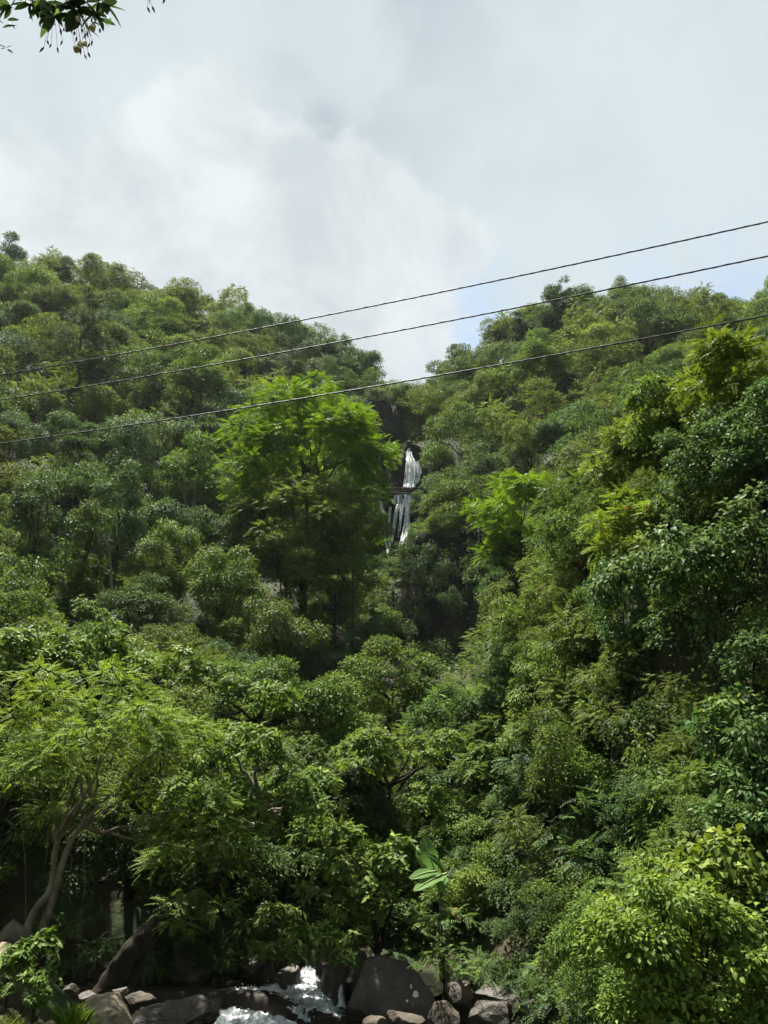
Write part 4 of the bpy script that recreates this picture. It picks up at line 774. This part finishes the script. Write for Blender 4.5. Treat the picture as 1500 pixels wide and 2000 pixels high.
rock(652, 1925, 19.8, 56, 100, M_ROCKD, 'tall dark wet rock right of the white cascade', .8, 9, .1, .1, group=BG)
rock(690, 1915, 20.0, 60, 120, M_ROCKD, 'steep dark slab rock wedged behind the large boulder', .9, 9, .1, -.4, group=BG)
rock(900, 1955, 19.0, 66, 96, M_ROCKD, 'brown angular rock just right of the large boulder', .9, 12, group=BG)  # right-bank rocks: the deep shade is put into their dark colour
rock(965, 1945, 18.8, 100, 54, M_ROCKD, 'flat-topped brown rock with shaded overhang on right bank', .9, 12, group=BG)
rock(962, 1985, 17.6, 100, 56, M_ROCKD, 'mossy brown rock in front of the flat-topped rock', .9, 12, group=BG)
rock(1000, 1968, 17.8, 44, 46, M_ROCKD, 'small dark round rock beside flat-topped rock', .9, 7, group=BG)
rock(1045, 1985, 17.2, 60, 70, M_ROCKD, 'pale wedge rock at right end of the rock group', .8, 14, .08, .3, group=BG)
rock(925, 1878, 22.0, 60, 24, M_ROCK, 'thin pale rock ledge above the right-hand rocks', .9, 9, group=BG)
rock(1075, 1930, 18.4, 60, 90, M_ROCKD, 'dark shaded rock behind the pale wedge rock', .9, 12, group=BG)
rock(868, 1990, 17.6, 66, 60, M_ROCK, 'tan angular rock at the bottom right of large boulder', .9, 13, group=BG)
rock(790, 1996, 17.4, 76, 44, M_ROCK, 'tan rock at the foot of the large boulder', .9, 12, group=BG)
rock(732, 2004, 17.2, 50, 34, M_ROCK, 'small rounded tan rock at bottom edge below large boulder', .9, 8, group=BG)
rock(208, 1985, 15.6, 118, 86, M_ROCKL, 'pale sunlit tan boulder at lower left by the weir', .9, 12, .09, .1, group=BG, sub=5)
rock(345, 1986, 16.8, 200, 70, M_ROCKD, 'long flat grey-brown slab between pale boulder and weir foam', .8, 12, .09, .12, group=BG, sub=5)
rock(272, 1952, 17.6, 70, 26, M_ROCK, 'small light-topped rock behind the long flat slab', .9, 10, group=BG)
rock(232, 1940, 18.0, 36, 26, M_ROCKD, 'small dark rock at the foot of leaning trunk', .9, 9, group=BG)
rock(172, 1948, 17.4, 44, 22, M_ROCKD, 'low dark rock behind the grass tuft', .9, 8, group=BG)
rock(136, 1934, 17.2, 34, 22, M_ROCKD, 'small smooth grey rock above the grass tuft', .9, 6, group=BG)
rock(22, 1836, 14.6, 84, 78, M_ROCK, 'brown boulder left of the twin trunks', .9, 9, .08, .5, group=BG)
rock(6, 1876, 13.8, 70, 60, M_ROCKL, 'pale rock at left edge below the brown boulder', .9, 12, group=BG)
for (x, y, D, w, h, lab) in ((215, 1905, 21.8, 90, 50, 'shaded bank rock behind the base of leaning trunk'), (365, 1900, 21.8, 120, 60, 'shaded bank rock right of the leaning trunk'), (500, 1895, 21.7, 90, 70, 'rough bank rock with pale blotches left of round boulder')):
    rock(x, y, D, w, h, M_ROCKD, lab, .9, 10, .22, group='rocks of the far pool bank')
rg2 = np.random.default_rng(31); stones = []
for k in range(34):
    x, y = rg2.uniform(-10, 190), rg2.uniform(1925, 2010)
    if x > 150 and y < 1965: continue
    D = np.interp(y, [1925, 2010], [14.4, 12.2]); p = pix(x, y, D); p[2] = gz(p[0], p[1]); q = project(p)
    if not (-20 < q[0] < 210 and 1900 < q[1] < 2015): continue
    o, e = rock(float(q[0]), float(q[1]) - 3, p[1], rg2.uniform(14, 34), rg2.uniform(10, 22), M_ROCKL, '', .9, 12, name='stone', cat='stone', group='stones on the left bank', sub=2); stones.append((q[0], o))
stones.sort(key=lambda t: t[0])
for k, (_, o) in enumerate(stones): o['label'] = f'pale rubble stone on lower left bank, {ORD[k] if k < 12 else "number %d counting from left" % (k + 1)}'
for (x, y, r) in ((812, 1943, 5.5), (803, 1925, 2), (803, 1929, 1.6), (834, 1920, 2.5), (830, 1908, 3), (836, 1912, 2), (845, 1925, 2), (795, 1955, 2)):
    # a flat crust of lichen on the boulder: found by shooting the camera ray onto the boulder
    d = Vector(ray(x, y)).normalized(); okk, loc, nn, _ = bb.ray_cast(Vector((0, 0, CAMZ)) - bb.location, d)
    if okk:
        an = np.linspace(0, 6.283, 11)[:-1]; t = nn.orthogonal().normalized(); u = nn.cross(t); R = r * 18.6 / F * 1.05; V = [loc + nn * .012] + [loc + nn * .006 + (t * math.cos(a) + u * math.sin(a)) * R * rg2.uniform(.75, 1.2) for a in an]
        obj('lichen_spot', mesh('lichen_spot', np.array([v[:] for v in V]), np.array([[0, i + 1, (i + 1) % 10 + 1] for i in range(10)]), M_LICHEN), bb)

# ------------------------------------------------------------------ banana plant
ban = pix(868, 1800, 19.9); ban[2] = gz(ban[0], ban[1]); root = thing('banana_plant', ban, 'banana plant with large paddle leaves standing right of round-leaved tree', 'banana plant')
M_BAN = leaf_mat('banana_leaf', (.075, .145, .035), (.10, .19, .05), (.14, .24, .065), trans=.4, per_object=True, jitter=.3); M_MID = surf_mat('leaf_midrib', [(.3, (.20, .26, .10)), (.7, (.28, .34, .14))], 5, bump=0)
M_DEADL = surf_mat('withered_leaf', [(.3, (.16, .075, .025)), (.7, (.30, .16, .05))], 5, bump=.2)
def paddle(p0, p1, p2, w, face, mat=M_BAN, nm='leaf'):
    """leaf along p0-p1-p2 (photo points), widest w px, facing `face`"""
    c_ = spline([np.array(pix(*q)) - ban for q in (p0, p1, p2)], 9); n = len(c_); t = np.linspace(0, 1, n); hw = w * .58 * pxm(*p1) * np.sin(np.pi * np.clip(t * .93 + .05, 0, 1)) ** .6; T = unit(np.gradient(c_, axis=0)); S_ = unit(np.cross(T, np.broadcast_to(face, T.shape))); U = np.cross(S_, T)
    rg_ = np.random.default_rng(int(p1[0])); j = 1 + rg_.normal(size=n) * .06
    R = np.stack([c_ - S_ * (hw * j)[:, None] + U * (hw * .12)[:, None], c_ - S_ * (hw * .5)[:, None] + U * (hw * .05)[:, None], c_, c_ + S_ * (hw * .5)[:, None] + U * (hw * .05)[:, None], c_ + S_ * (hw * j)[:, None] + U * (hw * .12)[:, None]], 1)
    i = (np.arange(n - 1)[:, None] * 5 + np.arange(4)).ravel()[:, None]; o = obj(nm, mesh(nm, R.reshape(-1, 3), i + [0, 1, 6, 5], mat, smooth=True), root)
    V, Fc = tubes([(c_ + U * .012, np.linspace(.02, .004, n))], 5); obj('midrib', mesh('midrib', V, Fc, M_MID, smooth=True), o)
paddle((850, 1702, 19.2), (838, 1670, 19.1), (827, 1634, 19.2), 27, (0, -1, .2))
paddle((868, 1702, 19.1), (852, 1682, 18.9), (832, 1668, 18.8), 15, (.3, -.7, .6))
paddle((838, 1698, 19.4), (824, 1682, 19.4), (811, 1670, 19.4), 13, (-.2, -.8, .5))
paddle((852, 1702, 19.0), (828, 1706, 18.7), (800, 1716, 18.5), 22, (0, -.6, .8))
paddle((872, 1706, 19.0), (840, 1720, 18.6), (808, 1740, 18.3), 22, (0, -.6, .8))
paddle((868, 1710, 19.2), (864, 1725, 19.0), (860, 1742, 19.0), 20, (0, -1, .1))
paddle((885, 1775, 19.6), (892, 1784, 19.5), (898, 1800, 19.5), 14, (0, -1, .1), M_DEADL, 'withered_leaf')
p = spline([(0, 0, -.2), (.02, 0, .6), np.array(pix(862, 1715, 19.3)) - ban], 8); V, Fc = tubes([(p, np.linspace(.13, .06, len(p)))], 10); obj('stalk', mesh('stalk', V, Fc, M_BARK, smooth=True), root)

B(866, 1835, 18.5, 120, 150, 'mid', 'leafy undershrub hiding the stalk of the banana plant', 'pinnate', .09, .24, cover=.9, nl=14, r0=.02)
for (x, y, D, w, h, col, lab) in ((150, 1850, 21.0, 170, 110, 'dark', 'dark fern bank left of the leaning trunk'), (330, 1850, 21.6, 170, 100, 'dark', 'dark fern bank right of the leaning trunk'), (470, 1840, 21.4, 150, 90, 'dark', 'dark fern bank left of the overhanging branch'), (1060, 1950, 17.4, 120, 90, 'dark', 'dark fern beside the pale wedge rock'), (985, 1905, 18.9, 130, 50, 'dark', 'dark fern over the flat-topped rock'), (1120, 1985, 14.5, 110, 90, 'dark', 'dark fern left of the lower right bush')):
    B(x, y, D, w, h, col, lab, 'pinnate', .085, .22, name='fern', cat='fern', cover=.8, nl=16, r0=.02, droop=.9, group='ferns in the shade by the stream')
# ------------------------------------------------------------------ plants on the left bank
B(70, 1880, 13.4, 120, 110, 'fresh', 'fresh green broad-leaved sapling on the lower left bank', 'whorl', .15, .24, name='sapling', cat='plant', parts=110, shape='lance', detail=1, cover=.45, nl=12, r0=.02, droop=.7)
B(14, 1900, 13.2, 110, 110, 'fresh', 'small feathery green plant at the left edge of bank', 'pinnate', .06, .22, name='feathery_plant', cat='plant', cover=.6, nl=12, r0=.02)
B(70, 1945, 12.9, 40, 50, 'fresh', 'little leafy seedling below the broad-leaved sapling', 'whorl', .10, .22, name='seedling', cat='plant', parts=30, shape='lance', detail=1, cover=.35, nl=5, r0=.012)
B(905, 1900, 20.5, 150, 70, 'mid', 'low ferny plants growing over the rocks right of large boulder', 'pinnate', .08, .24, name='fern', cat='fern', cover=.8, nl=14, r0=.02)
B(1000, 1900, 20, 110, 60, 'dark', 'dark trailing plant over the flat-topped rock', 'broad', .08, .26, name='trailing_plant', cat='plant', cover=.7, nl=12, r0=.02)
def grass(px, py, D, w, h, n, L, label, col, seed, name='grass_tuft'):
    rg_ = np.random.default_rng(seed); c_ = pix(px, py, D); c_[2] = gz(c_[0], c_[1]); m = pxm(px, py, D); off = rg_.normal(size=(n, 3)) * [w * .22 * m, w * .2 * m, 0]; ph = rg_.uniform(0, 6.28, n)
    Dr = unit(np.stack([np.cos(ph), np.sin(ph), rg_.uniform(.5, 1.8, n)], -1) + off * 1.2); LL = h * m * rg_.uniform(.5, 1.1, n); V, Fc, r_ = leaf_arrays(off, Dr, unit(rg_.normal(size=(n, 3))), LL, LL * .035, rg_, 1)
    o = obj(name, mesh(name, V, Fc, lm(col), r_), None, c_); o['kind'] = 'stuff'; return tag(o, label, 'grass')
grass(135, 1962, 14.6, 70, 46, 420, .2, 'bright green grass tuft beside the pale boulder', 'bright', 1)
grass(10, 1960, 12.6, 90, 40, 300, .2, 'dry grass among the rubble at lower left corner', 'olive', 2)
grass(190, 1990, 13.6, 60, 22, 160, .2, 'short dry grass before the pale boulder', 'yellow', 3)

# ------------------------------------------------------------------ cables overhead, on poles outside the picture
A0, A1 = np.array([5.92, 10.2]), np.array([-8.15, 14.95]); dv = A1 - A0
P0, P1 = A0 - dv * .95, A0 + dv * 1.95
PLB = 'concrete utility pole carrying the three cables, beyond the '
for q, sidew in ((P0, 'right'), (P1, 'left')):
    zb = gz(*q); r_ = thing('utility_pole', (*q, zb), PLB + sidew + ' edge', 'pole', 'poles carrying the cables'); V, Fc = tubes([(np.array([[0, 0, -.4], [0, 0, 14.2 - zb]]), [.17, .11])], 14); obj('shaft', mesh('shaft', V, Fc, M_CONC, smooth=True), r_)
for Hc, which in ((8.0, 'top cable of the three crossing the sky'), (7.4, 'middle cable of the three crossing sky and ridge'), (6.4, 'lowest cable of the three, crossing the hillside')):
    t = np.linspace(0, 1, 90); pts = np.stack([P0[0] + (P1[0] - P0[0]) * t, P0[1] + (P1[1] - P0[1]) * t, CAMZ + Hc + .74 + .13 * (.67 - t) / .34 - .96 * 4 * t * (1 - t)], -1); b = pts[0].copy(); paths = [(pts - b, .0125)]
    n = 1100; tt = np.linspace(0, 1, n); pp = np.stack([np.interp(tt, t, pts[:, j]) for j in range(3)], -1) - b; du = dv / np.linalg.norm(dv); sx = np.array([du[1], -du[0], 0]); an = tt * 42 / .34 * 6.283
    paths.append((pp + sx * (np.cos(an) * .008)[:, None] + np.array([0, 0, 1.]) * (np.sin(an) * .009)[:, None], .0075))
    V, Fc = tubes(paths, 6); tag(obj('cable', mesh('cable', V, Fc, M_CABLE, smooth=True), None, b), 'black twisted overhead wire, ' + which, 'cable', 'overhead cables')

# ------------------------------------------------------------------ flowering tree whose branch hangs into the top left corner
ft = np.array([-3.6, 2.2, gz(-3.6, 2.2)]); root = thing('flowering_tree', ft, 'flowering branch with dark leaves and cream bell flowers in the upper left corner', 'tree')
rg_ = np.random.default_rng(12); FD = 3.6
def fp(x, y, d=FD): return pix(x, y, d) - ft
pth = [(spline([(0, 0, -.3), (.1, .1, 2.5), (.2, .2, 4.6), (.3, .4, 5.6)], 8), np.linspace(.16, .08, 24 + 0)[:len(spline([(0, 0, -.3), (.1, .1, 2.5), (.2, .2, 4.6), (.3, .4, 5.6)], 8))])]
bough = spline([(.2, .2, 4.4), fp(-250, -320), fp(-40, -110), fp(120, -60), fp(300, -70)], 8); pth.append((bough, np.linspace(.05, .008, len(bough))))
nodes = [(105, 30), (60, 12), (150, 25), (185, 30), (140, 5), (20, 15), (5, 45), (10, 92), (200, 5), (120, 10), (95, 0), (170, 8), (290, -8), (325, -14), (75, -5), (40, -10)]
for (x, y) in nodes:
    q = fp(x, y); s = bough[np.argmin(np.linalg.norm(bough - q, axis=1))] if x > 15 else fp(-60, y - 40); pth.append((wob(rg_, s, q, 6, .06), np.linspace(.006, .0025, 6)))
pth.append((wob(rg_, bough[8], fp(-60, 5), 6, .05), .006)); pth.append((wob(rg_, fp(-60, 5), fp(-60, 52), 4, .05), .005))
V, Fc = tubes([(a_, np.broadcast_to(b_, (len(a_),))) for a_, b_ in pth], 7); obj('branches', mesh('branches', V, Fc, M_BARKD, smooth=True), root)
def one_leaf(x, y, ang, ln, shape='lance', col='dark', tw=None):
    """ang: direction in the picture, degrees clockwise from right; ln: pixels"""
    m = pxm(x, y, FD); a_ = math.radians(ang); d = np.array([math.cos(a_), rg_.normal() * .35, -math.sin(a_)]); nm = unit(np.array([rg_.normal() * .5, -.5 + rg_.normal() * .5, 1.0]))
    arr = (np.array([fp(x, y)]), np.array([d]), np.array([nm]), np.array([ln * m])); leaf_parts(root, np.zeros(3), arr, np.array([0]), shape, col)
for (x, y, n) in ((105, 32, 9), (150, 22, 9), (185, 28, 7), (130, 10, 9), (60, 8, 7), (20, 10, 5), (170, 5, 8), (95, 5, 7), (200, 5, 5)):
    for k in range(n): one_leaf(x, y, rg_.uniform(-30, 210), rg_.uniform(28, 54), rg_.choice(['lance', 'oval']))
for (x, y, a, l) in ((0, 12, 10, 28), (15, 40, 0, 26), (15, 42, 40, 22), (5, 55, -8, 32), (0, 40, -100, 20), (14, 98, 25, 18), (12, 95, -60, 14), (10, 96, 170, 8), (190, 12, -8, 54), (195, 37, 0, 30), (180, 45, 25, 30), (0, 8, 5, 28), (80, 18, 120, 24), (100, 35, 200, 26), (175, 60, 20, 22), (290, -6, 80, 14)): one_leaf(x, y, a, l)
nb = 10; tb_ = np.linspace(0, 1, nb)
def lathe(prof, n=8):
    pr = np.array(prof); an = np.arange(n) * 2 * math.pi / n; V = np.stack([np.outer(pr[:, 0], np.cos(an)), np.outer(pr[:, 0], np.sin(an)), np.repeat(pr[:, 1:2], n, 1)], -1).reshape(-1, 3); i = np.arange(len(pr) - 1)[:, None] * n; j = np.arange(n); return V, np.stack([i + j, i + (j + 1) % n, i + n + (j + 1) % n, i + n + j], -1).reshape(-1, 4)
V, Fc = lathe([(.001, 0), (.0035, -.006), (.0042, -.014), (.002, -.026), (.0004, -.032)]); BUD = mesh('bud', V, Fc, M_BUD, smooth=True)
V, Fc = lathe([(.002, 0), (.010, -.004), (.016, -.014), (.018, -.026), (.0165, -.034), (.021, -.040), (.016, -.033), (.013, -.018), (.001, -.012)], 12); V[:, :2] *= (1 + .06 * np.sin(np.arctan2(V[:, 1], V[:, 0]) * 6))[:, None]; BELL = mesh('flower', V, Fc, M_FLOWER, smooth=True)
stalks = []
for (x, y) in ((78, 47), (58, 14), (100, 92), (92, 85), (86, 98), (112, 98), (122, 85), (146, 68), (150, 78), (157, 100), (165, 112), (172, 108), (176, 90), (180, 85), (195, 62), (199, 55), (160, 62), (170, 66), (288, 20), (297, 18), (322, 2), (140, 60), (125, 60), (133, 58), (168, 72), (118, 62), (200, 25), (45, 2)):
    o = obj('bud', BUD, root, fp(x, y - 6)); s = rg_.uniform(1.2, 1.7); o.scale = (s, s, s); o.rotation_euler = (rg_.normal() * .2, rg_.normal() * .25, 0); tx = 290 if x > 250 else (105 if x < 125 and y > 50 else x * .5 + 70); ty = -8 if x > 250 else 20; stalks.append((spline([fp(tx if x > 250 or y > 40 else x, ty - 10), fp((tx + x) * .5, (ty + y) * .45 - 3), fp(x, y - 6)], 5), .0011))
for (x, y, s, rt) in ((132, 12, 1.0, .3), (80, 33, 1.0, -.5), (152, 38, .95, .2), (184, 55, 1.0, .25), (158, 88, .9, .1), (146, 98, .95, -.5), (168, 88, .7, .3), (70, 0, 1.0, .9), (110, 18, .8, .4)):
    o = obj('flower', BELL, root, fp(x, y - 8)); o.scale = (s, s, s); o.rotation_euler = (rg_.normal() * .3, rt, 0); stalks.append((spline([fp(x * .6 + 50, 5), fp(x * .9 + 10, y * .6), fp(x, y - 8)], 5), .0013))
V, Fc = tubes([(a_, np.full(len(a_), b_)) for a_, b_ in stalks], 5); obj('flower_stalks', mesh('flower_stalks', V, Fc, M_BUD, smooth=True), root)

# ------------------------------------------------------------------ the air in the valley
hz, hn, hl = newmat('valley_air'); pv = hn.new('ShaderNodeVolumePrincipled'); pv.inputs['Color'].default_value = (.86, .93, 1, 1); pv.inputs['Density'].default_value = .00008; pv.inputs['Anisotropy'].default_value = .3
ho = hn.new('ShaderNodeOutputMaterial'); hl.new(pv.outputs[0], ho.inputs['Volume'])
zmax = 230.; V, Fc = box((-302, -62, -4), (302, 332, zmax)); V[:, 2] = np.where(V[:, 2] < 0, min(GZ.min(), -2) - 1, V[:, 2]); o = obj('haze', mesh('haze', V, Fc, hz)); o['kind'] = 'stuff'; tag(o, 'thin bluish haze filling the valley air', 'haze')
